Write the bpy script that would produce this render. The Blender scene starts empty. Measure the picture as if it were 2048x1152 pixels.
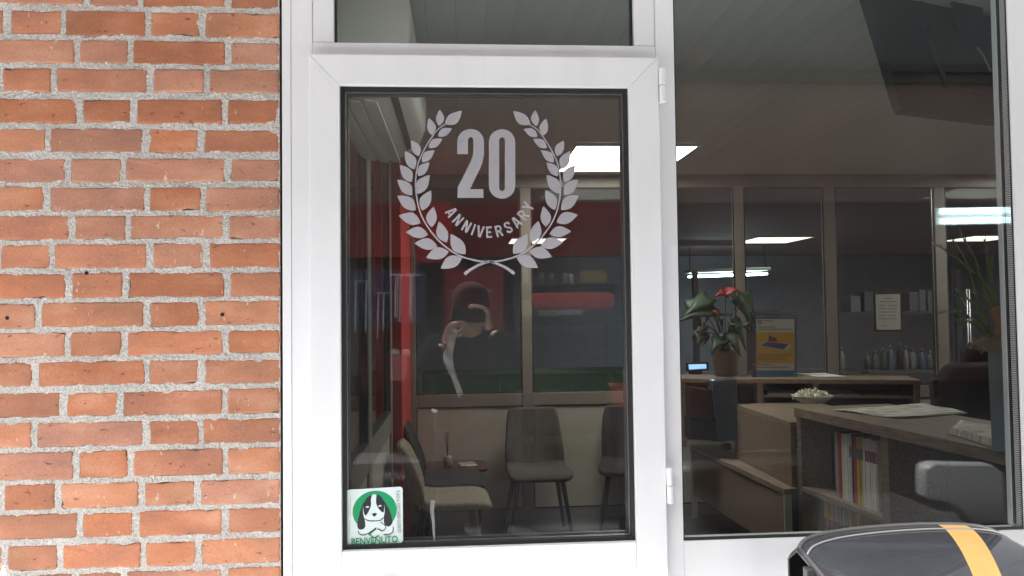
import bpy, bmesh, math, random
import numpy as np
from mathutils import Vector, Matrix
random.seed(7); rng = np.random.default_rng(7)
sc = bpy.context.scene
COL = sc.collection
rad = math.radians

# ------------------------------------------------------------------ camera
CAM = Vector((0.0, -1.8, 1.55)); FPX = 1540.0
R_ROWS = [(0.99756292, -0.06862911, -0.01258000), (-0.01025917, 0.03406522, -0.99936695), (0.06901420, 0.99706048, 0.03327812)]
RX, RD, RF = (Vector(r) for r in R_ROWS)          # right, down, forward
cd = bpy.data.cameras.new('camera'); cam = bpy.data.objects.new('camera', cd); COL.objects.link(cam)
m = Matrix.Identity(4)
for i, a in enumerate((RX, -RD, -RF)):
    m[0][i], m[1][i], m[2][i] = a
m.translation = CAM; cam.matrix_world = m
cd.sensor_width = 36.0; cd.lens = 36.0 * FPX / 2048.0; cd.clip_start = 0.01; cd.clip_end = 500.0
sc.camera = cam

def ray(px, py): return RX * ((px - 1024) / FPX) + RD * ((py - 576) / FPX) + RF
def at(px, py, Y):
    r = ray(px, py); return CAM + r * ((Y - CAM.y) / r.y)
def atz(px, py, Z):
    r = ray(px, py); return CAM + r * ((Z - CAM.z) / r.z)
def mir(px, py, D):                                # point that the glass (plane Y=0) mirrors, D metres in front of it
    p = at(px, py, D); return Vector((p.x, -D, p.z))

# ------------------------------------------------------------------ sky, sun, exposure
EL, AZ = 52.0, 35.0                                # sun high, in front of the wall and to the left
sdir = Vector((-math.sin(rad(AZ)) * math.cos(rad(EL)), -math.cos(rad(AZ)) * math.cos(rad(EL)), math.sin(rad(EL))))
w = bpy.data.worlds.new('World'); sc.world = w; w.use_nodes = True
nt = w.node_tree; bg = nt.nodes['Background']
sky = nt.nodes.new('ShaderNodeTexSky'); sky.sky_type = 'NISHITA'; sky.sun_disc = False
sky.sun_elevation = rad(EL); sky.sun_rotation = math.atan2(sdir.x, sdir.y)
sky.air_density = 1.0; sky.dust_density = 3.0; sky.ozone_density = 1.0
hs_ = nt.nodes.new('ShaderNodeHueSaturation'); hs_.inputs['Saturation'].default_value = 0.5   # hazy, milky sky
nt.links.new(sky.outputs[0], hs_.inputs['Color']); nt.links.new(hs_.outputs[0], bg.inputs[0]); bg.inputs[1].default_value = 0.07
sd = bpy.data.lights.new('sun', 'SUN'); so = bpy.data.objects.new('sun', sd); COL.objects.link(so)
sd.energy = 3.0; sd.angle = rad(0.53); sd.color = (1.0, 0.97, 0.93)
so.rotation_euler = (-sdir).to_track_quat('-Z', 'Y').to_euler()
sc.view_settings.view_transform = 'Standard'; sc.view_settings.look = 'None'
sc.view_settings.exposure = 2.76; sc.view_settings.gamma = 1.0
sc.cycles.use_denoising = True
sc.cycles.max_bounces = 10; sc.cycles.diffuse_bounces = 5; sc.cycles.glossy_bounces = 5; sc.cycles.transparent_max_bounces = 24
sc.cycles.sample_clamp_indirect = 6.0; sc.cycles.caustics_reflective = False; sc.cycles.caustics_refractive = False

# ------------------------------------------------------------------ materials
def s2l(c): return tuple((v / 12.92 if v <= 0.04045 else ((v + 0.055) / 1.055) ** 2.4) for v in c)
MATS = {}
def M(name, col=(0.5, 0.5, 0.5), rough=0.5, metal=0.0, var=0.0, vscale=8.0, bump=0.0, bscale=60.0, bdist=0.002, stretch=None, spec=0.5, coat=0.0, rvar=0.0, col2=None, rnd=0.0, sheen=0.0):
    if name in MATS: return MATS[name]
    mt = bpy.data.materials.new(name); mt.use_nodes = True; n = mt.node_tree; L = n.links
    b = n.nodes['Principled BSDF']
    b.inputs['Roughness'].default_value = rough; b.inputs['Metallic'].default_value = metal
    b.inputs['Specular IOR Level'].default_value = spec; b.inputs['Coat Weight'].default_value = coat
    b.inputs['Sheen Weight'].default_value = sheen
    b.inputs['Base Color'].default_value = (*col, 1)
    tc = n.nodes.new('ShaderNodeTexCoord'); mp = n.nodes.new('ShaderNodeMapping')
    L.new(tc.outputs['Object'], mp.inputs[0])
    if stretch: mp.inputs['Scale'].default_value = stretch
    src = None
    if var > 0 or col2:
        nz = n.nodes.new('ShaderNodeTexNoise'); nz.inputs['Scale'].default_value = vscale; nz.inputs['Detail'].default_value = 6
        nz.inputs['Roughness'].default_value = 0.6
        L.new(mp.outputs[0], nz.inputs['Vector'])
        rp = n.nodes.new('ShaderNodeValToRGB'); rp.color_ramp.elements[0].position = 0.32; rp.color_ramp.elements[1].position = 0.68
        c1 = tuple(max(0, v * (1 - var)) for v in col); c2 = col2 or tuple(min(1, v * (1 + var)) for v in col)
        rp.color_ramp.elements[0].color = (*c1, 1); rp.color_ramp.elements[1].color = (*c2, 1)
        L.new(nz.outputs['Fac'], rp.inputs[0]); src = rp.outputs[0]
        if rvar:
            mr = n.nodes.new('ShaderNodeMapRange'); mr.inputs['To Min'].default_value = max(0, rough - rvar); mr.inputs['To Max'].default_value = min(1, rough + rvar)
            L.new(nz.outputs['Fac'], mr.inputs['Value']); L.new(mr.outputs[0], b.inputs['Roughness'])
    if rnd > 0:
        oi = n.nodes.new('ShaderNodeObjectInfo'); hs = n.nodes.new('ShaderNodeHueSaturation')
        mr = n.nodes.new('ShaderNodeMapRange'); mr.inputs['To Min'].default_value = 1 - rnd; mr.inputs['To Max'].default_value = 1 + rnd
        L.new(oi.outputs['Random'], mr.inputs['Value']); L.new(mr.outputs[0], hs.inputs['Value'])
        if src: L.new(src, hs.inputs['Color'])
        else: hs.inputs['Color'].default_value = (*col, 1)
        src = hs.outputs[0]
    if src: L.new(src, b.inputs['Base Color'])
    if bump > 0:
        nb = n.nodes.new('ShaderNodeTexNoise'); nb.inputs['Scale'].default_value = bscale; nb.inputs['Detail'].default_value = 5
        L.new(mp.outputs[0], nb.inputs['Vector'])
        bp = n.nodes.new('ShaderNodeBump'); bp.inputs['Strength'].default_value = bump; bp.inputs['Distance'].default_value = bdist
        L.new(nb.outputs['Fac'], bp.inputs['Height']); L.new(bp.outputs[0], b.inputs['Normal'])
    MATS[name] = mt; return mt

def emis(name, col, strength):
    if name in MATS: return MATS[name]
    mt = bpy.data.materials.new(name); mt.use_nodes = True; n = mt.node_tree
    b = n.nodes['Principled BSDF']; b.inputs['Base Color'].default_value = (0.8, 0.8, 0.8, 1)
    b.inputs['Emission Color'].default_value = (*col, 1); b.inputs['Emission Strength'].default_value = strength
    MATS[name] = mt; return mt

def glass(name, refl=0.07, tint=(0.93, 0.96, 0.95), veil=0.0):
    mt = bpy.data.materials.new(name); mt.use_nodes = True; n = mt.node_tree; L = n.links
    n.nodes.remove(n.nodes['Principled BSDF']); out = n.nodes['Material Output']
    tr = n.nodes.new('ShaderNodeBsdfTransparent'); tr.inputs[0].default_value = (*tint, 1)
    gl = n.nodes.new('ShaderNodeBsdfGlossy'); gl.inputs['Roughness'].default_value = 0.0
    lw = n.nodes.new('ShaderNodeLayerWeight'); lw.inputs['Blend'].default_value = 0.5
    pw = n.nodes.new('ShaderNodeMath'); pw.operation = 'POWER'; pw.inputs[1].default_value = 4.0
    mr = n.nodes.new('ShaderNodeMapRange'); mr.inputs['To Min'].default_value = refl; mr.inputs['To Max'].default_value = 1.0
    mx = n.nodes.new('ShaderNodeMixShader')
    L.new(lw.outputs['Facing'], pw.inputs[0]); L.new(pw.outputs[0], mr.inputs['Value']); L.new(mr.outputs[0], mx.inputs[0])
    L.new(tr.outputs[0], mx.inputs[1]); L.new(gl.outputs[0], mx.inputs[2])
    last = mx.outputs[0]
    if veil > 0:                                     # milky veil of reflections, put in as a pale diffuse layer
        tc = n.nodes.new('ShaderNodeTexCoord'); mp = n.nodes.new('ShaderNodeMapping'); mp.inputs['Scale'].default_value = (3, 3, 1.2)
        nz = n.nodes.new('ShaderNodeTexNoise'); nz.inputs['Scale'].default_value = 2.5; nz.inputs['Detail'].default_value = 8
        L.new(tc.outputs['Object'], mp.inputs[0]); L.new(mp.outputs[0], nz.inputs['Vector'])
        r2 = n.nodes.new('ShaderNodeMapRange'); r2.inputs['From Min'].default_value = 0.4; r2.inputs['From Max'].default_value = 0.8
        r2.inputs['To Min'].default_value = veil * 0.3; r2.inputs['To Max'].default_value = veil
        df = n.nodes.new('ShaderNodeBsdfDiffuse'); df.inputs[0].default_value = (0.55, 0.49, 0.45, 1)
        m2 = n.nodes.new('ShaderNodeMixShader'); L.new(nz.outputs['Fac'], r2.inputs['Value']); L.new(r2.outputs[0], m2.inputs[0])
        L.new(last, m2.inputs[1]); L.new(df.outputs[0], m2.inputs[2]); last = m2.outputs[0]
    L.new(last, out.inputs['Surface'])
    MATS[name] = mt; return mt

def brick_mat():
    mt = bpy.data.materials.new('fired_brick'); mt.use_nodes = True; n = mt.node_tree; L = n.links; b = n.nodes['Principled BSDF']
    b.inputs['Roughness'].default_value = 0.78; b.inputs['Specular IOR Level'].default_value = 0.3
    tc = n.nodes.new('ShaderNodeTexCoord'); oi = n.nodes.new('ShaderNodeObjectInfo')
    ad = n.nodes.new('ShaderNodeVectorMath'); ad.operation = 'MULTIPLY_ADD'; ad.inputs[1].default_value = (1, 1, 1)
    cb = n.nodes.new('ShaderNodeCombineXYZ')
    k = n.nodes.new('ShaderNodeMath'); k.operation = 'MULTIPLY'; k.inputs[1].default_value = 37.0
    L.new(oi.outputs['Random'], k.inputs[0])
    for i in range(3): L.new(k.outputs[0], cb.inputs[i])
    L.new(tc.outputs['Object'], ad.inputs[0]); L.new(cb.outputs[0], ad.inputs[2])
    V = ad.outputs[0]
    def noise(scale, detail=5, stretch=None, rough=0.6):
        v = V
        if stretch:
            mp = n.nodes.new('ShaderNodeMapping'); mp.inputs['Scale'].default_value = stretch; L.new(V, mp.inputs[0]); v = mp.outputs[0]
        z = n.nodes.new('ShaderNodeTexNoise'); z.inputs['Scale'].default_value = scale; z.inputs['Detail'].default_value = detail
        z.inputs['Roughness'].default_value = rough; L.new(v, z.inputs['Vector']); return z.outputs['Fac']
    def ramp(fac, stops):
        r = n.nodes.new('ShaderNodeValToRGB'); L.new(fac, r.inputs[0]); e = r.color_ramp.elements
        while len(e) < len(stops): e.new(0.5)
        for i, (p, c) in enumerate(stops): e[i].position = p; e[i].color = (*c, 1)
        return r.outputs[0]
    def mix(fac, a, c, mode='MIX'):
        x = n.nodes.new('ShaderNodeMix'); x.data_type = 'RGBA'; x.blend_type = mode
        if isinstance(fac, float): x.inputs[0].default_value = fac
        else: L.new(fac, x.inputs[0])
        L.new(a, x.inputs[6])
        if isinstance(c, tuple): x.inputs[7].default_value = (*c, 1)
        else: L.new(c, x.inputs[7])
        return x.outputs[2]
    base = ramp(oi.outputs['Random'], [(0.0, (0.42, 0.16, 0.105)), (0.18, (0.53, 0.18, 0.095)), (0.36, (0.50, 0.195, 0.13)), (0.52, (0.57, 0.21, 0.10)), (0.68, (0.52, 0.225, 0.155)), (0.84, (0.58, 0.23, 0.13)), (1.0, (0.46, 0.17, 0.11))])
    cloud = ramp(noise(7, 6, (1, 1, 2.2)), [(0.32, (0.32, 0.135, 0.095)), (0.50, (0.52, 0.185, 0.10)), (0.70, (0.66, 0.33, 0.22))])
    c = mix(0.55, base, cloud)
    kiln = n.nodes.new('ShaderNodeMapRange'); kiln.inputs['From Min'].default_value = 0.50; kiln.inputs['From Max'].default_value = 0.70
    kiln.inputs['To Max'].default_value = 0.45; L.new(noise(4.5, 3), kiln.inputs['Value'])
    c = mix(kiln.outputs[0], c, (0.20, 0.085, 0.065))
    yell = n.nodes.new('ShaderNodeMapRange'); yell.inputs['From Min'].default_value = 0.62; yell.inputs['From Max'].default_value = 0.8
    yell.inputs['To Max'].default_value = 0.5; L.new(noise(9, 4), yell.inputs['Value'])
    c = mix(yell.outputs[0], c, (0.50, 0.22, 0.07))
    pale = n.nodes.new('ShaderNodeMapRange'); pale.inputs['From Min'].default_value = 0.655; pale.inputs['From Max'].default_value = 0.70
    pale.inputs['To Max'].default_value = 0.75; L.new(noise(38, 4, (1.6, 1, 0.7), 0.7), pale.inputs['Value'])
    c = mix(pale.outputs[0], c, (0.72, 0.58, 0.46))
    dark = n.nodes.new('ShaderNodeMapRange'); dark.inputs['From Min'].default_value = 0.645; dark.inputs['From Max'].default_value = 0.70
    dark.inputs['To Max'].default_value = 0.7; L.new(noise(60, 3, (0.6, 1, 1.4), 0.7), dark.inputs['Value'])
    c = mix(dark.outputs[0], c, (0.09, 0.035, 0.03))
    speck = ramp(noise(260, 2), [(0.35, (0.84, 0.84, 0.84)), (0.65, (1, 1, 1))])
    c = mix(1.0, c, speck, 'MULTIPLY')
    k2 = n.nodes.new('ShaderNodeMath'); k2.operation = 'MULTIPLY'; k2.inputs[1].default_value = 7.13; L.new(oi.outputs['Random'], k2.inputs[0])
    fr_ = n.nodes.new('ShaderNodeMath'); fr_.operation = 'FRACT'; L.new(k2.outputs[0], fr_.inputs[0])
    hv = n.nodes.new('ShaderNodeHueSaturation'); m1 = n.nodes.new('ShaderNodeMapRange'); m1.inputs['To Min'].default_value = 0.88; m1.inputs['To Max'].default_value = 1.14; hv.inputs['Hue'].default_value = 0.507
    m3 = n.nodes.new('ShaderNodeMapRange'); m3.inputs['To Min'].default_value = 1.02; m3.inputs['To Max'].default_value = 0.86
    L.new(fr_.outputs[0], m1.inputs['Value']); L.new(m1.outputs[0], hv.inputs['Value']); L.new(oi.outputs['Random'], m3.inputs['Value']); L.new(m3.outputs[0], hv.inputs['Saturation'])
    L.new(c, hv.inputs['Color']); c = hv.outputs[0]
    L.new(c, b.inputs['Base Color'])
    bp = n.nodes.new('ShaderNodeBump'); bp.inputs['Strength'].default_value = 0.55; bp.inputs['Distance'].default_value = 0.0016
    h = n.nodes.new('ShaderNodeMath'); h.operation = 'MULTIPLY_ADD'; h.inputs[1].default_value = 0.35
    L.new(noise(180, 4), h.inputs[0]); L.new(noise(28, 6), h.inputs[2]); L.new(h.outputs[0], bp.inputs['Height']); L.new(bp.outputs[0], b.inputs['Normal'])
    return mt

def mortar_mat():
    mt = bpy.data.materials.new('sandy_mortar'); mt.use_nodes = True; n = mt.node_tree; L = n.links; b = n.nodes['Principled BSDF']
    b.inputs['Roughness'].default_value = 0.95; b.inputs['Specular IOR Level'].default_value = 0.2
    tc = n.nodes.new('ShaderNodeTexCoord')
    def noise(s, d):
        z = n.nodes.new('ShaderNodeTexNoise'); z.inputs['Scale'].default_value = s; z.inputs['Detail'].default_value = d; z.inputs['Roughness'].default_value = 0.7
        L.new(tc.outputs['Object'], z.inputs['Vector']); return z.outputs['Fac']
    r = n.nodes.new('ShaderNodeValToRGB'); e = r.color_ramp.elements
    e[0].position = 0.3; e[0].color = (0.30, 0.285, 0.26, 1); e[1].position = 0.72; e[1].color = (0.78, 0.76, 0.72, 1)
    x = e.new(0.5); x.color = (0.57, 0.55, 0.515, 1)
    a = n.nodes.new('ShaderNodeMath'); a.operation = 'MULTIPLY_ADD'; a.inputs[1].default_value = 0.65
    k = n.nodes.new('ShaderNodeMath'); k.operation = 'MULTIPLY'; k.inputs[1].default_value = 0.35
    L.new(noise(320, 3), a.inputs[0]); L.new(noise(7, 4), k.inputs[0]); L.new(k.outputs[0], a.inputs[2]); L.new(a.outputs[0], r.inputs[0])
    L.new(r.outputs[0], b.inputs['Base Color'])
    bp = n.nodes.new('ShaderNodeBump'); bp.inputs['Strength'].default_value = 0.9; bp.inputs['Distance'].default_value = 0.003
    L.new(noise(240, 4), bp.inputs['Height']); L.new(bp.outputs[0], b.inputs['Normal'])
    return mt

WHITE = M('white_powder_coat', (0.785, 0.80, 0.815), 0.42, var=0.035, vscale=2.5, stretch=(4, 4, 0.8), rvar=0.12, bump=0.05, bscale=400, bdist=0.0004)
WHITE2 = M('white_bead_coat', (0.77, 0.785, 0.80), 0.38)
BLACKR = M('black_rubber', (0.012, 0.012, 0.013), 0.65)
ALU = M('spacer_aluminium', (0.62, 0.62, 0.63), 0.35, 0.9)
GAP = M('dark_gap', (0.01, 0.01, 0.01), 0.9)
GLASS = glass('double_glazing', 0.066, veil=0.023)
GLASS_IN = glass('partition_glazing', 0.004)
BEIGE = M('beige_aluminium', (0.18, 0.16, 0.13), 0.5, var=0.05)
BEIGEP = M('beige_panel', (0.38, 0.345, 0.285), 0.55, var=0.05)
WOOD = M('grey_oak_laminate', (0.22, 0.165, 0.12), 0.5, var=0.3, vscale=6, stretch=(12, 0.7, 12), bump=0.1, bscale=30)
WOODX = M('grey_oak_laminate_cross', (0.20, 0.142, 0.10), 0.5, var=0.3, vscale=6, stretch=(0.7, 8, 12), bump=0.1, bscale=30)
BLACK = M('black_metal', (0.012, 0.012, 0.014), 0.45)
BLACKP = M('black_plastic', (0.015, 0.015, 0.017), 0.4)
PAPER = M('newsprint', (0.46, 0.44, 0.385), 0.85, var=0.6, vscale=26, stretch=(0.35, 2.0, 1))
WPAPER = M('white_paper', (0.72, 0.72, 0.70), 0.8)
CHROME = M('chrome', (0.45, 0.45, 0.47), 0.35, 1.0)

# ------------------------------------------------------------------ mesh helpers
class MB:
    def __init__(s): s.v = []; s.f = []
    def add(s, vs, fs):
        o = len(s.v); s.v += [Vector(v) for v in vs]; s.f += [tuple(i + o for i in f) for f in fs]; return s
    def box(s, x0, x1, y0, y1, z0, z1):
        return s.add([(x0, y0, z0), (x1, y0, z0), (x1, y1, z0), (x0, y1, z0), (x0, y0, z1), (x1, y0, z1), (x1, y1, z1), (x0, y1, z1)],
                     [(3, 2, 1, 0), (4, 5, 6, 7), (0, 1, 5, 4), (1, 2, 6, 5), (2, 3, 7, 6), (3, 0, 4, 7)])
    def prism(s, poly, ext):                         # poly: 3-D points, ext: extrusion vector
        n = len(poly); e = Vector(ext); p = [Vector(q) for q in poly]
        return s.add(p + [q + e for q in p], [tuple(range(n))[::-1], tuple(range(n, 2 * n))] + [(i, (i + 1) % n, n + (i + 1) % n, n + i) for i in range(n)])
    def tube(s, pts, r, n=8, caps=True):
        pts = [Vector(p) for p in pts]; rs = r if isinstance(r, (list, tuple)) else [r] * len(pts)
        vs, fs = [], []; ref = None
        for i, p in enumerate(pts):
            t = (pts[min(i + 1, len(pts) - 1)] - pts[max(i - 1, 0)]); t = t.normalized() if t.length > 1e-9 else Vector((0, 0, 1))
            if ref is None: ref = t.orthogonal().normalized()
            ref = ref - t * ref.dot(t); ref = ref.normalized() if ref.length > 1e-6 else t.orthogonal().normalized()
            b = t.cross(ref)
            for k in range(n):
                a = 2 * math.pi * k / n; vs.append(p + (ref * math.cos(a) + b * math.sin(a)) * rs[i])
        for i in range(len(pts) - 1):
            for k in range(n): fs.append((i * n + k, i * n + (k + 1) % n, (i + 1) * n + (k + 1) % n, (i + 1) * n + k))
        if caps: fs += [tuple(range(n))[::-1], tuple(range((len(pts) - 1) * n, len(pts) * n))]
        return s.add(vs, fs)
    def lathe(s, prof, c, n=20):
        c = Vector(c); vs, fs = [], []
        for r, z in prof:
            for k in range(n):
                a = 2 * math.pi * k / n; vs.append(c + Vector((r * math.cos(a), r * math.sin(a), z)))
        for i in range(len(prof) - 1):
            for k in range(n): fs.append((i * n + k, i * n + (k + 1) % n, (i + 1) * n + (k + 1) % n, (i + 1) * n + k))
        fs += [tuple(range(n))[::-1], tuple(range((len(prof) - 1) * n, len(prof) * n))]
        return s.add(vs, fs)
    def grid(s, P):                                  # P[i][j] points
        h, wd = len(P), len(P[0]); vs = [q for row in P for q in row]
        return s.add(vs, [(i * wd + j, i * wd + j + 1, (i + 1) * wd + j + 1, (i + 1) * wd + j) for i in range(h - 1) for j in range(wd - 1)])
    def build(s, name, mat, parent=None, bevel=0.0, smooth=False, solid=0.0, sub=0, seg=2, kind=None):
        lo = Vector([min(v[i] for v in s.v) for i in range(3)]); hi = Vector([max(v[i] for v in s.v) for i in range(3)])
        c = (lo + hi) / 2
        if parent is None: c.z = lo.z
        me = bpy.data.meshes.new(name); me.from_pydata([tuple(v - c) for v in s.v], [], s.f)
        bm = bmesh.new(); bm.from_mesh(me); bmesh.ops.recalc_face_normals(bm, faces=bm.faces[:]); bm.to_mesh(me); bm.free()
        me.materials.append(mat)
        o = bpy.data.objects.new(name, me); COL.objects.link(o); o.location = c
        if parent is not None:
            o.parent = parent; o.location = c - wloc(parent)
        if smooth: me.polygons.foreach_set('use_smooth', [True] * len(me.polygons))
        if solid:
            md = o.modifiers.new('Solidify', 'SOLIDIFY'); md.thickness = solid; md.offset = 0
        if bevel:
            md = o.modifiers.new('Bevel', 'BEVEL'); md.width = bevel; md.segments = seg; md.limit_method = 'ANGLE'; md.angle_limit = rad(35)
        if sub:
            md = o.modifiers.new('Subdivision', 'SUBSURF'); md.levels = sub; md.render_levels = sub
        if kind: o['kind'] = kind
        return o

def wloc(o):
    p = Vector(o.location)
    while o.parent is not None: o = o.parent; p += Vector(o.location)
    return p
def empty(name, loc=(0, 0, 0)):
    o = bpy.data.objects.new(name, None); COL.objects.link(o); o.location = loc; o.empty_display_size = 0.05; return o
def tag(o, label, cat, group=None, kind=None):
    o['label'] = label; o['category'] = cat
    if group: o['group'] = group
    o['kind'] = kind or 'thing'
    return o
def struct(o): o['kind'] = 'structure'; return o
def bx(name, mat, parent, x0, x1, y0, y1, z0, z1, bevel=0.0, **k): return MB().box(x0, x1, y0, y1, z0, z1).build(name, mat, parent, bevel, **k)
def copy_tree(o, parent=None):
    c = o.copy(); COL.objects.link(c); c.parent = parent
    for ch in [x for x in bpy.data.objects if x.parent == o]: copy_tree(ch, c)
    return c
def arc2(c, rx, ry, a0, a1, n): return [(c[0] + rx * math.cos(rad(a0 + (a1 - a0) * i / n)), c[1] + ry * math.sin(rad(a0 + (a1 - a0) * i / n))) for i in range(n + 1)]
def poly_obj(name, pts, mat, parent, mapf, thick=0.0003, y=0.0):
    """flat outline: pts 2-D, mapf(x, z, y) -> 3-D"""
    a = [mapf(p[0], p[1], y) for p in pts]
    return MB().prism(a, Vector((0, -thick, 0))).build(name, mat, parent)
def text_obj(name, body, mat, parent, M4, size=0.01, bold=0.0, squeeze=1.0, thick=0.0002, align='CENTER'):
    cu = bpy.data.curves.new('lettering', 'FONT'); cu.body = body; cu.size = 1.0; cu.offset = bold; cu.align_x = align; cu.align_y = 'CENTER'; cu.extrude = 0.0
    cu.resolution_u = 3
    t = bpy.data.objects.new('lettering', cu); COL.objects.link(t); bpy.context.view_layer.update()
    ev = t.evaluated_get(bpy.context.evaluated_depsgraph_get()); me0 = ev.to_mesh()
    vs = [v.co.copy() for v in me0.vertices]; fs = [tuple(p.vertices) for p in me0.polygons]; ev.to_mesh_clear()
    bpy.data.objects.remove(t); bpy.data.curves.remove(cu)
    if not vs: return None
    mb = MB(); mb.add([M4 @ Vector((v.x * size * squeeze, v.y * size, 0)) for v in vs], fs)
    return mb.build(name, mat, parent)
def facing(loc, flip=False, roll=0.0):               # matrix: text plane facing -Y (towards the camera) at loc; flip faces +Y
    r = Matrix(((1, 0, 0), (0, 0, -1), (0, 1, 0))).to_4x4()
    if flip: r = Matrix.Rotation(math.pi, 4, 'Z') @ r
    return Matrix.Translation(loc) @ r @ Matrix.Rotation(roll, 4, 'Z')

# ================================================================== SETTING
struct(bx('ground', M('asphalt', (0.052, 0.052, 0.054), 0.9, var=0.25, vscale=3, bump=0.5, bscale=90, bdist=0.006), None, -150, 150, -150, 40, -0.3, -0.004))
struct(bx('apron', M('pale_concrete', (0.45, 0.465, 0.475), 0.9, var=0.12, vscale=2, bump=0.3, bscale=120), None, -8, 7, -2.9, -0.002, -0.25, 0.0))  # pale unseen strip, added to bounce sunlight up onto the wall

# ------------------------------------------------------------------ brick wall
ROWS = [((-44, 11), (172, 281, 456)), ((24, 71), (14, 126, 296, 405)), ((83, 127), (153, 261, 456)), ((139, 184), (108, 300, 413)), ((200, 245), (159, 268, 450)),
        ((259, 304), (95, 290, 403)), ((318, 363), (135, 246, 455)), ((375, 420), (94, 295, 406)), ((432, 477), (143, 255, 452)), ((488, 535), (104, 300, 411)),
        ((547, 594), (138, 249, 456)), ((605, 652), (75, 292, 404)), ((664, 710), (136, 248, 451)), ((722, 769), (71, 294, 404)), ((783, 830), (127, 241, 450)),
        ((842, 889), (68, 292, 402)), ((901, 953), (152, 262, 450)), ((964, 1012), (2, 115, 283, 396)), ((1024, 1071), (161, 271, 451)), ((1085, 1132), (120, 286, 396)), ((1143, 1190), (151, 248, 450))]
XR = at(560, 600, 0).x
wall = empty('brick_wall', (-1.4, 0.1, 0)); tag(wall, 'wall of orange red bricks with rough grey mortar beside the white door frame', 'wall')
BRICK = brick_mat(); MORTAR = mortar_mat()
def vnoise(nx, nz, cells):
    g = rng.random((int(nz / cells) + 3, int(nx / cells) + 3)); X = np.arange(nx) / cells; Z = np.arange(nz) / cells
    i = X.astype(int); j = Z.astype(int); fx = (X - i); fz = (Z - j); fx = fx * fx * (3 - 2 * fx); fz = (fz * fz * (3 - 2 * fz))[:, None]
    a = g[j][:, i]; b = g[j][:, i + 1]; c = g[j + 1][:, i]; d = g[j + 1][:, i + 1]
    return (a * (1 - fx) + b * fx) * (1 - fz) + (c * (1 - fx) + d * fx) * fz
rects = []
row_left = []
for (yt, yb), js in ROWS:
    z1 = at(300, yt, 0).z; z0 = at(300, yb, 0).z; ym = (yt + yb) / 2
    xs = [at(j, ym, 0).x for j in js]; hw = 0.0065
    first = js[0]
    lft = xs[0] - (0.235 if first > 130 else (0.118 if (first > 30 and len(js) > 2 and js[1] - first > 150) else 0.235))
    if first < 30: lft = xs[0] - 0.118
    ed = [lft] + xs + [XR + 0.004]
    row_left.append((lft, z0, z1))
    for a, b in zip(ed[:-1], ed[1:]):
        g0 = hw * random.uniform(0.75, 1.3); g1 = hw * random.uniform(0.75, 1.3)
        rects.append((a + g0, (b - g1) if b < XR else XR - 0.001, z0 - 0.0012 + random.uniform(-.0012, .0012), z1 + 0.0012 + random.uniform(-.0012, .0012)))
def brick_mesh(w_, h_, k):
    r = random.Random(k); hw, hh = w_ / 2, h_ / 2; cr = 0.004
    nx, nz = max(4, int(w_ / 0.022)), 3
    per = []
    for i in range(nx): per.append((-hw + cr + (w_ - 2 * cr) * i / (nx - 1), -hh, 0, -1))
    for i in range(nz): per.append((hw, -hh + cr + (h_ - 2 * cr) * i / (nz - 1), 1, 0))
    for i in range(nx): per.append((hw - cr - (w_ - 2 * cr) * i / (nx - 1), hh, 0, 1))
    for i in range(nz): per.append((-hw, hh - cr - (h_ - 2 * cr) * i / (nz - 1), -1, 0))
    n = len(per); v = []; chip = r.randrange(n) if r.random() < 0.4 else -9
    js = [r.uniform(-0.0012, 0.0012) for _ in per]
    for ring, (ins, y) in enumerate(((0.0, 0.04), (0.0002, 0.0035), (0.0016, 0.0008), (0.0055, 0.0))):
        for q, (x, z, ax, az) in enumerate(per):
            d = ins + js[q] + (0.005 if abs(q - chip) < 1 and ring > 0 else 0) + (r.uniform(0, 0.0012) if ring > 1 else 0)
            v.append((x - ax * d, y + (r.uniform(-0.0004, 0.0005) if ring == 3 else 0), z - az * d))
    f = [(a * n + i, a * n + (i + 1) % n, (a + 1) * n + (i + 1) % n, (a + 1) * n + i) for a in range(3) for i in range(n)]
    v.append((0, -0.0003, 0)); f += [(3 * n + i, 3 * n + (i + 1) % n, 4 * n) for i in range(n)]
    return v, f
for k, (x0, x1, z0, z1) in enumerate(rects):
    v, f = brick_mesh(x1 - x0, z1 - z0, k)
    cx_, cz_ = (x0 + x1) / 2, (z0 + z1) / 2
    ti = random.uniform(-0.004, 0.004); pr = random.uniform(-0.0012, 0.0012)
    mb = MB(); mb.add([(cx_ + a * math.cos(ti) - c * math.sin(ti), b + pr, cz_ + a * math.sin(ti) + c * math.cos(ti)) for a, b, c in v], f)
    mb.build('brick', BRICK, wall, smooth=False)
# mortar: a rough raised sheet that laps the brick edges
ZB, ZT, XL = rects[-1][2] - 0.01, rects[0][3] + 0.02, -1.30
st = 0.0028; nx = int((XR - XL) / st) + 1; nz = int((ZT - ZB) / st) + 1
GX = XL + np.arange(nx) * st; GZ = ZB + np.arange(nz) * st
ins = np.full((nz, nx), -1.0)
for x0, x1, z0, z1 in rects:
    dx = np.minimum(GX - x0, x1 - GX); dz = np.minimum(GZ - z0, z1 - GZ)
    ins = np.maximum(ins, np.minimum(dx[None, :], dz[:, None]))
lap = 0.0006 + 0.0070 * np.clip(vnoise(nx, nz, 7) - 0.45, 0, 1) + 0.030 * np.clip(vnoise(nx, nz, 12) - 0.80, 0, 1) + 0.002 * (vnoise(nx, nz, 2.2) - 0.5)
rough_ = 0.0030 * (vnoise(nx, nz, 2.0) - 0.5) + 0.0022 * (rng.random((nz, nx)) - 0.5) + 0.0030 * (vnoise(nx, nz, 12) - 0.5)
Yf = 0.0016 + rough_ - 0.0014 * np.clip(ins / 0.004, 0, 1) + np.clip(ins - lap, 0, 1) * 2.6
Yf = np.minimum(Yf, 0.016)
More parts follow.
